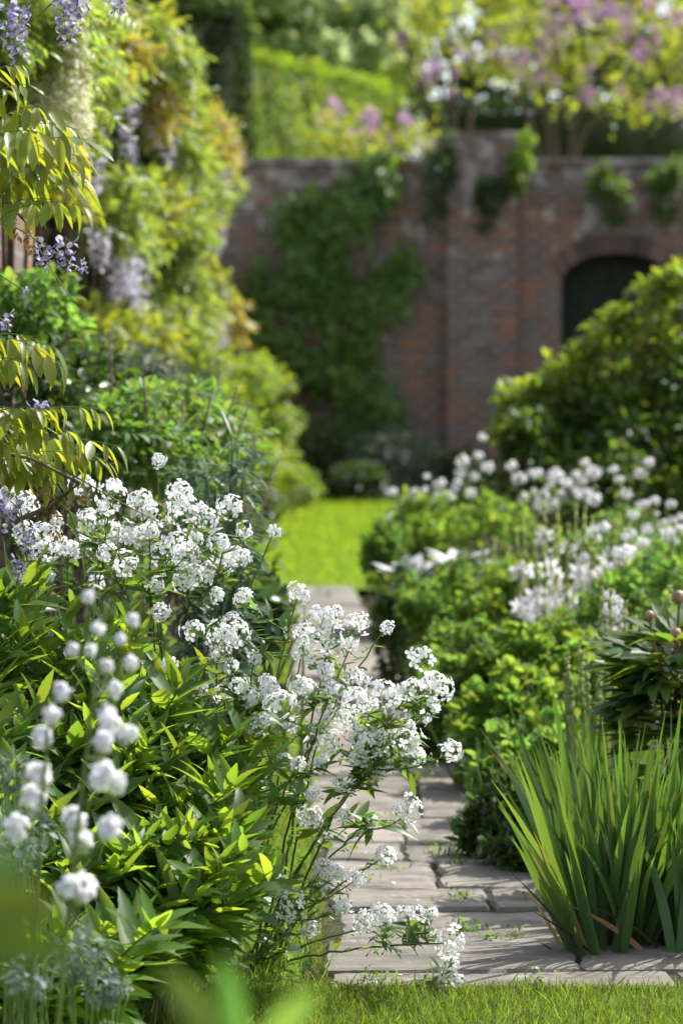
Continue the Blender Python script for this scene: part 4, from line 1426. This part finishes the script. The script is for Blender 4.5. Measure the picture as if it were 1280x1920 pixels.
def rocket(label, base, heads, d, spread=0.16, leaves=90, leafL=0.07, n_main=7, meshes=HEADS, sc=1.0, group=None, low=0.15, jit=0):
    """heads: (px, py[, small]) ; stems branch from a common foot"""
    b = np.asarray(base, float)
    t_ = thing('rocket_plant', label, 'flower', (b[0], b[1], 0), group)
    T = []
    for h in heads:
        T.append(P(h[0] + rng.normal() * jit, h[1] + 14 + rng.normal() * jit, d + rng.uniform(-spread, spread)))
    T = np.array(T)
    order = [0]
    while len(order) < min(n_main, len(T)):         # main stems go to heads far apart
        dist = np.min(np.linalg.norm(T[:, None] - T[order][None], axis=2), axis=1)
        order.append(int(np.argmax(dist)))
    st, lf = MB(), MB()
    mains = []
    ends = {}
    for i in order:
        p0 = np.array([b[0] + rng.normal() * 0.035, b[1] + rng.normal() * 0.035, -0.02])
        mid = p0 * [0.55, 0.55, 0] + T[i] * [0.45, 0.45, 0] + [0, 0, p0[2] * 0.3 + T[i][2] * 0.62 + low * 0.3 * rng.random()]
        cur = bez(p0, mid, T[i], 26)
        cur[3:-3] += rng.normal(size=(20, 3)) * 0.0018
        st.tube(cur, 0.0036, 0.0016, 5)
        mains.append(cur)
        ends[i] = cur[-1] - cur[-3]
    nodes = np.concatenate([c[6:-2] for c in mains])
    for i in range(len(T)):
        if i in ends:
            continue
        v = T[i] - nodes
        cost = np.linalg.norm(v, axis=1) + np.where(v[:, 2] < 0.03, 0.6, 0) + np.abs(np.linalg.norm(v, axis=1) - 0.14) * 0.6
        j = nodes[np.argmin(cost)]
        mid = (j + T[i]) / 2 + np.array([rng.normal() * 0.012, rng.normal() * 0.012, -0.15 * np.hypot(*(T[i] - j)[:2])])
        cur = bez(j, mid, T[i], 12)
        st.tube(cur, 0.0022, 0.0013, 4)
        ends[i] = cur[-1] - cur[-3]
        mains.append(cur)
    # leaves along the stems, and spent pods and single buds below the heads
    for c in mains:
        k = max(2, int(leaves / len(mains)))
        pos = c[1:-2][rng.integers(0, len(c) - 3, k)]
        D = np.c_[rng.normal(size=(k, 2)), 0.25 + rng.normal(size=k) * 0.4]
        zf = 1.15 - 0.6 * np.clip((pos[:, 2] - T[:, 2].min() + 0.1) / max(0.1, np.ptp(T[:, 2])), 0, 1)
        scat(lf, LANCE + OVAL[:1], D, np.tile([0, 0, 1.0], (k, 1)) + rdir(k) * 0.5, pos, leafL * zf * (0.6 + 0.7 * rng.random(k)))
        tang = unit(c[-1] - c[-4])
        for i in range(9):
            s = 0.55 + 0.4 * rng.random()
            p = c[min(len(c) - 2, int(s * len(c)))]
            q_ = p + unit(tang * 0.5 + rdir(1)[0]) * (0.012 + 0.012 * rng.random())
            st.tube(np.array([p, q_]), 0.0006, 0.0006, 3)
            fr = frames((q_ - p)[None], rdir(1))[0] * 0.0022
            st.stamp(BALL, np.stack([fr[:, 0], fr[:, 2], fr[:, 1] * 2.0], 1)[None], q_[None], 1)
    st.build('stem', [M['stem'], M['bud']], t_)
    lf.build('foliage', M['rocket_leaf'], t_)
    for i, h in enumerate(heads):
        small = len(h) > 2 or rng.random() < 0.22
        ms = HEADS_S if small else meshes
        child('flower_head', ms[rng.integers(len(ms))], t_, T[i] - unit(ends[i]) * 0.012, quat_to(unit(ends[i]) + [0, -0.1, 0.25] + rng.normal(size=3) * 0.12, rng.random() * 6), sc * (0.68 + 0.38 * rng.random()))
    return t_


front = [(631, 1142), (601, 1169), (665, 1165), (571, 1191), (659, 1195), (616, 1202), (579, 1214), (669, 1266), (582, 1285), (622, 1281), (725, 1162, 1), (783, 1236), (766, 1288), (800, 1282), (812, 1310),
         (770, 1352), (766, 1412), (836, 1401), (766, 1508), (717, 1304), (665, 1311), (691, 1334), (706, 1375), (717, 1405), (672, 1416), (639, 1457), (590, 1476), (642, 1514, 1), (582, 1525), (697, 1525, 1),
         (560, 1281), (526, 1322), (742, 1330), (735, 1368), (752, 1388), (650, 1345), (612, 1330), (680, 1380), (625, 1385), (600, 1420, 1), (790, 1335), (545, 1350, 1), (640, 1290), (700, 1440, 1), (810, 1290), (560, 1420, 1), (610, 1250, 1)]
rocket('largest white-flowered plant leaning out over the path', gp(470, 1790), front, 6.0, 0.14, 520, 0.066, 10)
mid_ = [(557, 1108), (494, 1277), (500, 1302), (477, 1221), (459, 1116), (442, 1161), (421, 1199), (444, 1277), (423, 1300), (485, 1356), (530, 1412, 1), (405, 1105), (457, 1190), (432, 1235, 1), (410, 1215), (367, 1180), (320, 1232, 1), (470, 1345, 1), (495, 1330, 1), (465, 1300, 1), (380, 1275, 1)]
rocket('white-flowered plant between the leafy clump and the path, one flower head reaching out', gp(400, 1760), mid_, 6.1, 0.14, 260, 0.075, 8)
back = [(280, 860), (332, 922), (385, 940), (415, 948), (397, 980), (312, 962), (295, 972), (320, 1012), (290, 1045), (330, 1055), (370, 1035), (360, 1075), (280, 1095), (295, 1125, 1), (370, 985), (420, 1020), (465, 1045), (435, 1065), (340, 1040), (385, 1055), (350, 1010), (270, 945), (463, 968, 1), (500, 982, 1), (455, 1010, 1), (345, 945), (325, 940), (300, 1000)]
rocket('tallest white-flowered plant with the topmost flower head', gp(330, 1700), back, 6.3, 0.3, 220, 0.07, 9, jit=12)
leftw = [(230, 935), (190, 920), (200, 960), (220, 985), (230, 1015), (195, 1035), (190, 1080), (90, 1025), (65, 1055), (65, 1000), (50, 960), (10, 930), (165, 960), (160, 995), (260, 1010), (110, 960), (245, 960), (250, 975), (120, 1010), (140, 1040), (30, 990), (210, 1010), (175, 985), (240, 1040), (205, 900, 1), (150, 930), (90, 980)]
rocket('crowd of white flowers beneath the drooping wisteria spray', gp(150, 1690), leftw, 6.35, 0.35, 200, 0.07, 9, jit=14)
lowp = [(720, 1595, 1), (605, 1615), (635, 1625), (660, 1640), (520, 1660), (580, 1730), (640, 1690, 1), (690, 1722), (720, 1715), (775, 1712), (805, 1700), (835, 1755), (845, 1795, 1), (835, 1835), (695, 1845, 1), (545, 1692), (600, 1640, 1), (760, 1700, 1), (790, 1722, 1)]
rocket('low sprawling white-flowered plant lying over grass and paving', gp(455, 1800), lowp, 5.98, 0.1, 260, 0.06, 7, low=0.02)
# one stray pair by the grass, and one behind the iris
rocket('single small white flower head standing behind the sword leaves', gp(1180, 1600), [(1180, 1368, 1), (1230, 1390, 1)], 7.2, 0.05, 10, 0.05, 2)
rocket('pair of tiny white flowers at the shaded grass edge', gp(235, 1890), [(233, 1872, 1), (246, 1880, 1)], 5.82, 0.03, 6, 0.04, 2, low=0.0)
farw = [(735, 915), (745, 945), (730, 965), (800, 880), (795, 905), (870, 860), (902, 808), (885, 885), (860, 900), (910, 870), (825, 900), (780, 920), (850, 920), (880, 915), (760, 935), (840, 925), (895, 845), (865, 880), (815, 925)]
rocket('far white-flowered drift nearest the lawn', P(830, 1050, 15) * [1, 1, 0], farw, 15, 0.35, 90, 0.09, 9, HEADS_F, 1.05)
farw = [(960, 865), (1010, 880), (1000, 908), (1040, 890), (1020, 925), (1095, 858), (1090, 895), (1110, 932), (940, 940), (985, 925), (1060, 900), (1005, 945), (1035, 945), (1080, 880), (1105, 880), (970, 890), (1050, 925), (995, 875), (1030, 905), (1075, 915), (1095, 920)]
rocket('far white-flowered drift against the dark shrub', P(1030, 1060, 14.2) * [1, 1, 0], farw, 14.2, 0.35, 90, 0.09, 9, HEADS_F, 1.05)
farw = [(1200, 880), (1215, 855), (1170, 920), (1185, 960), (1230, 950), (1255, 935), (1275, 960), (1245, 975), (1210, 985), (1265, 1000), (1180, 1000), (1150, 870), (1225, 930), (1205, 940), (1260, 970), (1160, 890)]
rocket('far white flowers scattered below the rose shrub at the edge', P(1220, 1080, 13) * [1, 1, 0], farw, 13, 0.35, 90, 0.08, 9, HEADS_F, 0.85)
farw = [(1085 + 200 * rng.random(), 970 + 110 * rng.random(), 1) for _ in range(26)]
rocket('airy sprays of small white flowers behind the peony buds', P(1190, 1130, 10.4) * [1, 1, 0], farw, 10.4, 0.25, 40, 0.06, 9, HEADS_F, 1.25)
farw = [(700, 990, 1), (712, 975, 1), (705, 1000, 1)]
rocket('tiny white cluster hanging over the lawn edge', P(720, 1060, 15) * [1, 1, 0], farw, 15, 0.1, 20, 0.06, 2)
rocket('cream flower plume standing alone behind the budding spikes', P(1150, 1300, 9) * [1, 1, 0], [(1140, 1105), (1150, 1125), (1135, 1130), (1150, 1150), (1145, 1165, 1)], 9.0, 0.06, 14, 0.05, 3)

# ------------------------------------------------------------------ leafy clumps of lance leaves (near border)
zones = [
    ('tall lance-leaved clump under the wisteria spray', [(-40, 1100), (130, 1090), (150, 1200), (-40, 1230)], 16),
    ('lance-leaved clump just below the crowded white flowers', [(130, 1180), (260, 1160), (280, 1290), (120, 1290)], 14),
    ('lance-leaved clump with upright sunlit shoots beside the middle white flowers', [(270, 1260), (390, 1290), (390, 1400), (260, 1390)], 14),
    ('bright lance-leaved clump reaching furthest towards the path', [(380, 1370), (480, 1360), (490, 1500), (380, 1520)], 15),
    ('lance-leaved clump behind the white ball flowers', [(-40, 1240), (140, 1250), (150, 1400), (-40, 1420)], 16),
    ('lance-leaved clump in the middle of the leafy bank', [(160, 1330), (270, 1320), (360, 1420), (340, 1540), (180, 1500)], 20),
    ('dense dark-leaved clump above the grass corner', [(300, 1530), (470, 1530), (460, 1680), (300, 1690)], 22),
    ('lance-leaved clump low behind the lowest white ball flowers', [(120, 1500), (300, 1540), (290, 1680), (130, 1680)], 20),
    ('dark drooping lance-leaved clump touching the grass', [(190, 1680), (380, 1680), (330, 1820), (200, 1850)], 18),
    ('dark lance-leaved clump under the largest white-flowered plant', [(420, 1560), (500, 1540), (520, 1690), (400, 1720)], 16),
    ('dark lance-leaved clump in the front corner round the silver plant', [(60, 1740), (220, 1760), (240, 1880), (60, 1880)], 18),
    ('shaded lance-leaved clump among the silver foliage', [(-40, 1430), (110, 1450), (130, 1640), (-40, 1650)], 16)]
for (lab, poly, n) in zones:
    tips2 = in_poly(n, poly)
    tips = np.array([P(px, py, 6.25 - 0.95 * (py - 1100) / 750 + 0.12 * (px - 200) / 300 + rng.normal() * 0.09) for px, py in tips2])
    tips[:, 2] = np.maximum(tips[:, 2], 0.06)
    ctr = tips.mean(0)
    t_ = thing('leafy_plant', lab, 'plant', (ctr[0] - 0.08, ctr[1] + 0.05, 0))
    mb, st = MB(), MB()
    for tp in tips:
        p0 = np.array([ctr[0] * 0.35 + tp[0] * 0.65 - 0.14 - 0.1 * rng.random(), ctr[1] * 0.3 + tp[1] * 0.7 + 0.1 * rng.random(), -0.03])
        cur = bez(p0, [p0[0] + 0.02, p0[1], tp[2] * 0.75], tp, 22)
        st.tube(cur, 0.0035, 0.0022, 5)
        k = 32
        ii = np.linspace(7, 21, k)
        pos = np.stack([np.interp(ii, np.arange(22), cur[:, i]) for i in range(3)], 1)
        a = np.arange(k) * 2.4 + rng.normal(size=k) * 0.3 + rng.random() * 6
        el = np.linspace(-0.05, 0.85, k) + rng.normal(size=k) * 0.18
        el[-5:] += 0.7
        D = np.c_[np.cos(a) + 0.35, np.sin(a) * 0.9 - 0.15, el]
        size = 0.113 * (0.75 + 0.45 * rng.random(k)) * np.where(np.arange(k) > k - 6, 0.68, 1.0)
        scat(mb, LANCE, D, np.tile([0.1, -0.3, 0.9], (k, 1)) + rdir(k) * 0.4, pos, size)
    mb.build('foliage', M['phlox'], t_)
    st.build('stem', M['stem'], t_)

# ------------------------------------------------------------------ white ball flowers, silver foliage, blurred leaves close by
def pompon():
    mb = MB()
    n = 64
    d = rdir(n)
    X = d * (0.35 + 0.55 * rng.random((n, 1)))
    T = petal(0.55, 0.6)
    fr = frames(unit(np.cross(d, rdir(n)) * 0.5 + [0, 0, 0.7]), d) * 0.55
    mb.stamp(T, fr, X - fr[:, :, 1] * 0.4, 0)
    mb.add(BALL[0] * 0.22, BALL[1], BALL[2], 1)
    for k in range(5):
        v, q_, t__ = OVAL[0]
        mb.add(v @ (rotz(k * 1.257) @ rotx(0.6)).T * 0.8 + [0, 0, -1.0], q_, t__, 1)
    return mb.mesh('flower', [M['petal'], M['bud']])


PMP = [pompon() for _ in range(3)]
balls = [(118, 1298, 17), (97, 1344, 18), (80, 1384, 20), (198, 1340, 18), (205, 1362, 22), (193, 1392, 19), (238, 1380, 19), (75, 1455, 24), (62, 1496, 26), (190, 1458, 25), (218, 1470, 20), (140, 1535, 23), (150, 1575, 25), (207, 1553, 22), (30, 1556, 25), (128, 1665, 24), (155, 1668, 28), (215, 1295, 15), (245, 1245, 14), (200, 1250, 13), (185, 1180, 13), (165, 1120, 12), (135, 1220, 12), (250, 1165, 12), (225, 1200, 11), (170, 1222, 12)]
d0 = 3.9
bb = P(60, 1990, d0)
bp_ = thing('ball_flower_plant', 'soft-focus plant of round double white ball flowers on branching stems', 'flower', (bb[0], bb[1], 0))
st = MB()
main = bez((bb[0], bb[1], 0), P(130, 1600, d0), P(200, 1130, d0), 30)
st.tube(main, 0.0045, 0.002, 6)
main2 = bez((bb[0] - 0.02, bb[1], 0), P(60, 1700, d0 - .05), P(95, 1300, d0), 30)
st.tube(main2, 0.0045, 0.002, 6)
for (px, py, r) in balls:
    tp = P(px, py, d0 + rng.normal() * 0.06)
    nodes = np.concatenate([main, main2])
    v = tp - nodes
    j = nodes[np.argmin(np.linalg.norm(v, axis=1) + np.where(v[:, 2] < 0.02, 0.5, 0))]
    st.tube(bez(j, (j + tp) / 2 + [0.01, 0, -0.02], tp, 8), 0.002, 0.0013, 4)
    child('flower', PMP[rng.integers(3)], bp_, tp, quat_to(rdir(1)[0] * 0.5 + [0, 0, 0.8], rng.random() * 6), r * d0 / F * 1.25)
st.build('stem', M['stem'], bp_)

for (lab, rowsb) in [('silver feathery plant at the very front corner', [(150, 1790, 4.6, 45, 40, 170), (60, 1830, 4.5, 45, 40, 110), (200, 1850, 4.7, 40, 30, 120)]),
                     ('silvery small-leaved plant beside the ball flowers', [(25, 1450, 4.9, 35, 30, 90), (60, 1560, 4.9, 40, 30, 110), (20, 1600, 4.8, 50, 40, 160)])]:
    cs = [P(a, b_, c_) for a, b_, c_, *_ in rowsb]
    t_ = thing('silver_plant', lab, 'plant', (cs[0][0], cs[0][1], 0))
    mb, st = MB(), MB()
    for c, rw in zip(cs, rowsb):
        k_ = F / rw[2]
        clump(mb, c, (rw[3] / k_, rw[3] / k_, rw[4] / k_), rw[5], NARROW + OVAL_LO, 0.022, 0, 0.2, 0.8, 0.0, 0.5)
        for i in range(8):
            st.tube(bez((c[0] + rng.normal() * 0.02, c[1], -0.02), (c[0], c[1], c[2] * 0.6), c + rdir(1)[0] * 0.04, 6), 0.002, 0.0015, 4)
    mb.build('foliage', M['silver'], t_)
    st.build('stem', M['stem'], t_)

for (lab, foot, leaves_, mt) in [
        ('broad green leaves, large and blurred, closest of all in the lower left corner', (-30, 2300, 1.45), [((-90, 1720), (110, 1690), 0.015), ((-90, 1650), (50, 1620), 0.013), ((-60, 1770), (150, 1790), 0.012)], 'rocket_leaf'),
        ('blurred pale green shoot close in front of the grass', (470, 2300, 1.75), [((400, 1960), (310, 1810), 0.010), ((440, 1980), (420, 1800), 0.010), ((500, 1960), (590, 1860), 0.010)], 'mound')]:
    b = P(*foot)
    t_ = thing('leafy_plant', lab, 'plant', (b[0], b[1], 0))
    mb, st = MB(), MB()
    for (a, e, wv) in leaves_:
        p, q_ = P(a[0], a[1], foot[2]), P(e[0], e[1], foot[2] - 0.03)
        L = np.linalg.norm(q_ - p)
        fr = frames((q_ - p)[None], np.array([[0.2, -1, 0.7]]))[0] * L
        fr[:, 0] *= wv / L / 0.24
        mb.stamp(OVAL[0], fr[None], p[None])
        st.tube(bez((b[0], b[1], 0), (b[0], b[1], p[2] * 0.7), p, 8), 0.003, 0.0015, 4)
    mb.build('foliage', M[mt], t_)
    st.build('stem', M['stem'], t_)

# ------------------------------------------------------------------ the near wisteria spray
nw = thing('wisteria_plant', 'wisteria branch with drooping pinnate leaves and mauve flowers close by', 'climber', P(-60, 1060, 5.7) * [1, 1, 0])
wf, ws = MB(), MB()


def pinnate(p, q_, sag, n, LL, mi=0):
    """a pinnate leaf from p to its tip q_, leaflets hanging from the stalk"""
    p, q_ = np.asarray(p), np.asarray(q_)
    cur = bez(p, (p + q_) / 2 + [0, 0, sag], q_, 24)
    ws.tube(cur, 0.0014, 0.0007, 4, 1)
    tan = np.gradient(cur, axis=0)
    n += 1
    for i in range(n):
        s = 0.22 + 0.76 * i / (n - 1)
        ix = min(23, int(s * 23))
        t0 = unit(tan[ix])
        side = unit(np.cross(t0, [0, 0, 1.0]))
        for sg in ((-1, 1) if i < n - 1 else (0,)):
            D = side * sg * 0.55 + t0 * (0.45 if sg else 0.8) + np.array([0, 0, -0.75]) + rng.normal(size=3) * 0.2
            U = np.array([0, 0, 0.7]) + side * sg * 0.4 + t0 * 0.4 + rng.normal(size=3) * 0.15
            fr = frames(D[None], U[None]) * 1.18 * LL * (1 - 0.25 * abs(s - 0.55)) * (0.72 + 0.5 * rng.random())
            wf.stamp(LEAFLETS[rng.integers(4)], fr, cur[ix][None], mi)


dW = 5.75
for (a, e, sag, n, LL) in [
        ((-60, 190), (45, 122), 0.05, 6, 0.05), ((-60, 230), (60, 160), 0.05, 6, 0.05), ((-50, 260), (95, 205), 0.05, 6, 0.055), ((-40, 280), (150, 245), 0.06, 7, 0.07), ((-40, 330), (165, 262), 0.06, 7, 0.072),
        ((-30, 300), (120, 230), 0.07, 6, 0.07), ((-40, 350), (170, 300), 0.07, 7, 0.07), ((-50, 390), (150, 330), 0.06, 6, 0.07), ((-40, 380), (110, 300), 0.05, 6, 0.07), ((-50, 420), (100, 375), 0.04, 6, 0.06),
        ((10, 400), (165, 388), 0.03, 5, 0.05), ((-60, 330), (60, 300), 0.05, 6, 0.07), ((-60, 270), (30, 300), 0.05, 5, 0.06), ((-60, 300), (80, 250), 0.05, 6, 0.07),
        ((-60, 670), (110, 655), 0.05, 7, 0.06), ((-60, 700), (60, 690), 0.05, 6, 0.06), ((-60, 650), (75, 640), 0.04, 6, 0.055), ((-60, 640), (120, 690), 0.06, 6, 0.06),
        ((-50, 800), (205, 770), 0.04, 8, 0.045), ((-40, 850), (230, 840), 0.05, 9, 0.055), ((-40, 820), (150, 815), 0.04, 8, 0.05), ((-60, 880), (190, 860), 0.05, 8, 0.055), ((-60, 800), (90, 770), 0.04, 7, 0.06),
        ((-60, 850), (100, 880), 0.05, 7, 0.06), ((-40, 900), (215, 870), 0.05, 7, 0.05), ((-60, 780), (60, 790), 0.05, 6, 0.06), ((-60, 900), (120, 905), 0.04, 6, 0.05), ((-60, 830), (30, 840), .03, 6, .06)]:
    dd = dW + rng.normal() * 0.1
    pinnate(P(a[0], a[1], dd), P(e[0], e[1], dd - 0.05 + rng.normal() * 0.05), sag, n, LL)
# two broad bindweed-like leaves caught in the spray
for (px, py, s) in [(30, 200, 0.06), (5, 285, 0.07), (100, 210, 0.045)]:
    fr = frames(np.array([[0.7, -0.1, -0.3]]), np.array([[0.2, -0.8, 0.6]])) * s
    wf.stamp(OVAL[0], fr * np.array([1.25, 1, 1]), P(px, py, dW - 0.12)[None], 0)
# woody branch and hanging green stalks
ws.tube(np.array([P(-60, 1000, 5.8), P(5, 1000, 5.75), P(35, 975, 5.75), P(95, 950, 5.75), P(150, 905, 5.7), P(60, 860, 5.7), P(-60, 840, 5.7)]), 0.007, 0.003, 6, 0)
ws.tube(np.array([P(-10, 960, 5.75), P(2, 1020, 5.75), P(6, 1060, 5.75), P(-20, 1068, 5.75)]), 0.009, 0.006, 6, 0)
ws.tube(np.array([P(-80, 1068, 5.75), P(-70, 700, 5.75), P(-60, 300, 5.75), P(-50, 100, 5.75)]), 0.012, 0.008, 6, 0)
ws.tube(bez(P(-70, 300, 5.75), P(0, 360, 5.7), P(60, 430, 5.7), 8), 0.004, 0.002, 5, 0)
for (a, m_, e) in [((40, 400), (70, 470), (138, 565)), ((0, 410), (60, 440), (150, 505)), ((-20, 500), (20, 530), (55, 550)), ((-20, 590), (20, 600), (10, 620)), ((120, 880), (200, 930), (300, 980)), ((90, 890), (150, 960), (160, 1090)), ((60, 900), (160, 980), (310, 1120)), ((30, 930), (60, 1000), (30, 1100)), ((20, 940), (50, 960), (45, 1050)), ((70, 30), (110, 0), (120, -30))]:
    ws.tube(bez(P(*a, dW), P(*m_, dW), P(*e, dW - 0.05), 12), 0.0016, 0.0011, 4, 1)
# dry brown remains on the branch
for (px, py) in [(75, 935), (100, 945), (105, 975), (130, 930), (150, 925), (50, 445), (35, 430), (60, 455), (105, 990)]:
    c = P(px, py, dW - 0.02)
    clump(ws, c, (0.008, 0.008, 0.018), 16, OVAL_LO, 0.012, 2)
wf.build('foliage', [M['wist']], nw)
ws.build('stem', [M['bark'], M['stem'], M['withered']], nw)


def near_raceme(n, L):
    mb = MB()
    mb.tube(np.array([[0, 0, 0], [0.004, 0, -L * 0.5], [0, 0, -L]]), 0.0012, 0.0007, 4, 1)
    for i in range(n):
        s = (i + 0.5) / n
        a = i * 2.4
        o = np.array([math.cos(a), math.sin(a), -0.2])
        p = np.array([0, 0, -s * L]) + o * (0.016 * (1 - 0.5 * s))
        mb.tube(np.array([[0, 0, -s * L + 0.004], p]), 0.0005, 0.0005, 3, 1)
        sc = 0.019 * (1 - 0.35 * s)
        # standard petal, two wings and keel
        for (D, U, k, mi) in [(o + [0, 0, 0.9], o, 1.0, 0), (o * 1.2 + [0, 0, -0.5], [0, 0, 1.0], 0.9, 0), (o + np.array([-o[1], o[0], 0]) * 0.5 + [0, 0, -0.3], [0, 0, 1.0], 0.8, 2), (o - np.array([-o[1], o[0], 0]) * 0.5 + [0, 0, -0.3], [0, 0, 1.0], 0.8, 2)]:
            fr = frames(np.array([D]) + rdir(1) * 0.1, np.array([U]) + rdir(1) * 0.1) * sc * k
            mb.stamp((petal(0.45, 0.25)), fr, p[None], mi)
    return mb.mesh('flower_raceme', [M['mauve'], M['stem'], M['mauve']])


NR = [near_raceme(n, L) for n, L in ((12, 0.07), (9, 0.05), (16, 0.10))]
for (px, py, k, s) in [(120, -30, 2, 1.15), (150, -15, 0, 1.1), (5, 0, 2, 1.2), (35, 10, 0, 0.9), (222, -12, 1, 0.8), (85, 455, 0, 0.8), (125, 445, 0, 0.9), (148, 490, 1, 0.5), (8, 585, 1, 0.7), (50, 540, 1, 0.3), (20, 920, 0, 1.1), (45, 990, 0, 0.8), (38, 1045, 0, 0.7), (70, 755, 1, 0.8), (78, 750, 1, 0.6)]:
    child('flower_raceme', NR[k], nw, P(px, py, dW - 0.05), quat_to(np.array([rng.normal() * 0.2, rng.normal() * 0.2, 1]), rng.random() * 6), s)

# ------------------------------------------------------------------ weeds in the joints of the paving
spots = [(735, 1555, 1.0, 'feathery weed in the paving joint below the white flowers'), (725, 1640, 1.0, 'weed in the short joint between two narrow slabs'), (862, 1700, 1.1, 'weed sprouting where four slabs meet'), (870, 1755, 1.1, 'weed by the wide dark joint near the iris'),
         (1000, 1858, 1.0, 'tiny upright seedling at the front edge of the paving'), (830, 1610, 1.2, 'weed at the foot of the dark trailing plant'), (860, 1635, 0.9, 'small grass tuft beside the dark trailing plant'), (790, 1468, 1.1, 'weed on the distant paving near the lone flower head'),
         (965, 1765, 0.7, 'low weed along the long joint under the iris leaves'), (920, 1770, 0.7, 'low weed along the long joint in open sun'), (1000, 1700, 0.8, 'weed in the broken slab shaded by iris'), (690, 1665, 0.6, 'thin grass blade tuft in the sunlit joint'), (700, 1850, 0.9, 'grass tuft under the lowest white flower')]
for (px, py, s, lab) in spots:
    c = gp(px, py)
    t_ = thing('paving_weed', lab, 'plant', c, 'weeds in the paving joints')
    mb = MB()
    k = int(30 * s)
    X = np.c_[c[0] + rng.normal(size=k) * 0.022 * s, c[1] + rng.normal(size=k) * 0.02 * s, np.full(k, 0.0)]
    scat(mb, BLADE + NARROW, np.c_[rng.normal(size=(k, 2)) * 0.5, np.ones(k)], rdir(k), X, 0.035 * s * (0.6 + 0.8 * rng.random(k)))
    k = int(26 * s)
    X = np.c_[c[0] + rng.normal(size=k) * 0.02 * s, c[1] + rng.normal(size=k) * 0.02 * s, 0.015 + rng.random(k) * 0.03 * s]
    scat(mb, OVAL_LO, rdir(k) + [0, 0, 0.3], rdir(k) * 0.4 + [0, 0, 1], X, 0.014)
    mb.build('foliage', M['mound'], t_)

for k in range(12):
    c = gp([905, 760, 735, 700, 795, 930, 820, 690, 780, 850, 1005, 745][k], [1662, 1560, 1655, 1720, 1500, 1800, 1780, 1600, 1690, 1745, 1815, 1830][k], 0.022)
    t_ = thing('fallen_petal', 'single white petal fallen on the bare paving', 'petal', c, 'white petals fallen on the paving')
    mb = MB()
    v, q_, t__ = petal(0.42, 0.25)
    mb.add(v @ rotz(rng.random() * 6).T * 0.012 + np.asarray(c) + [0, 0, 0.003], q_, t__)
    mb.build('petal', M['petal'], t_)
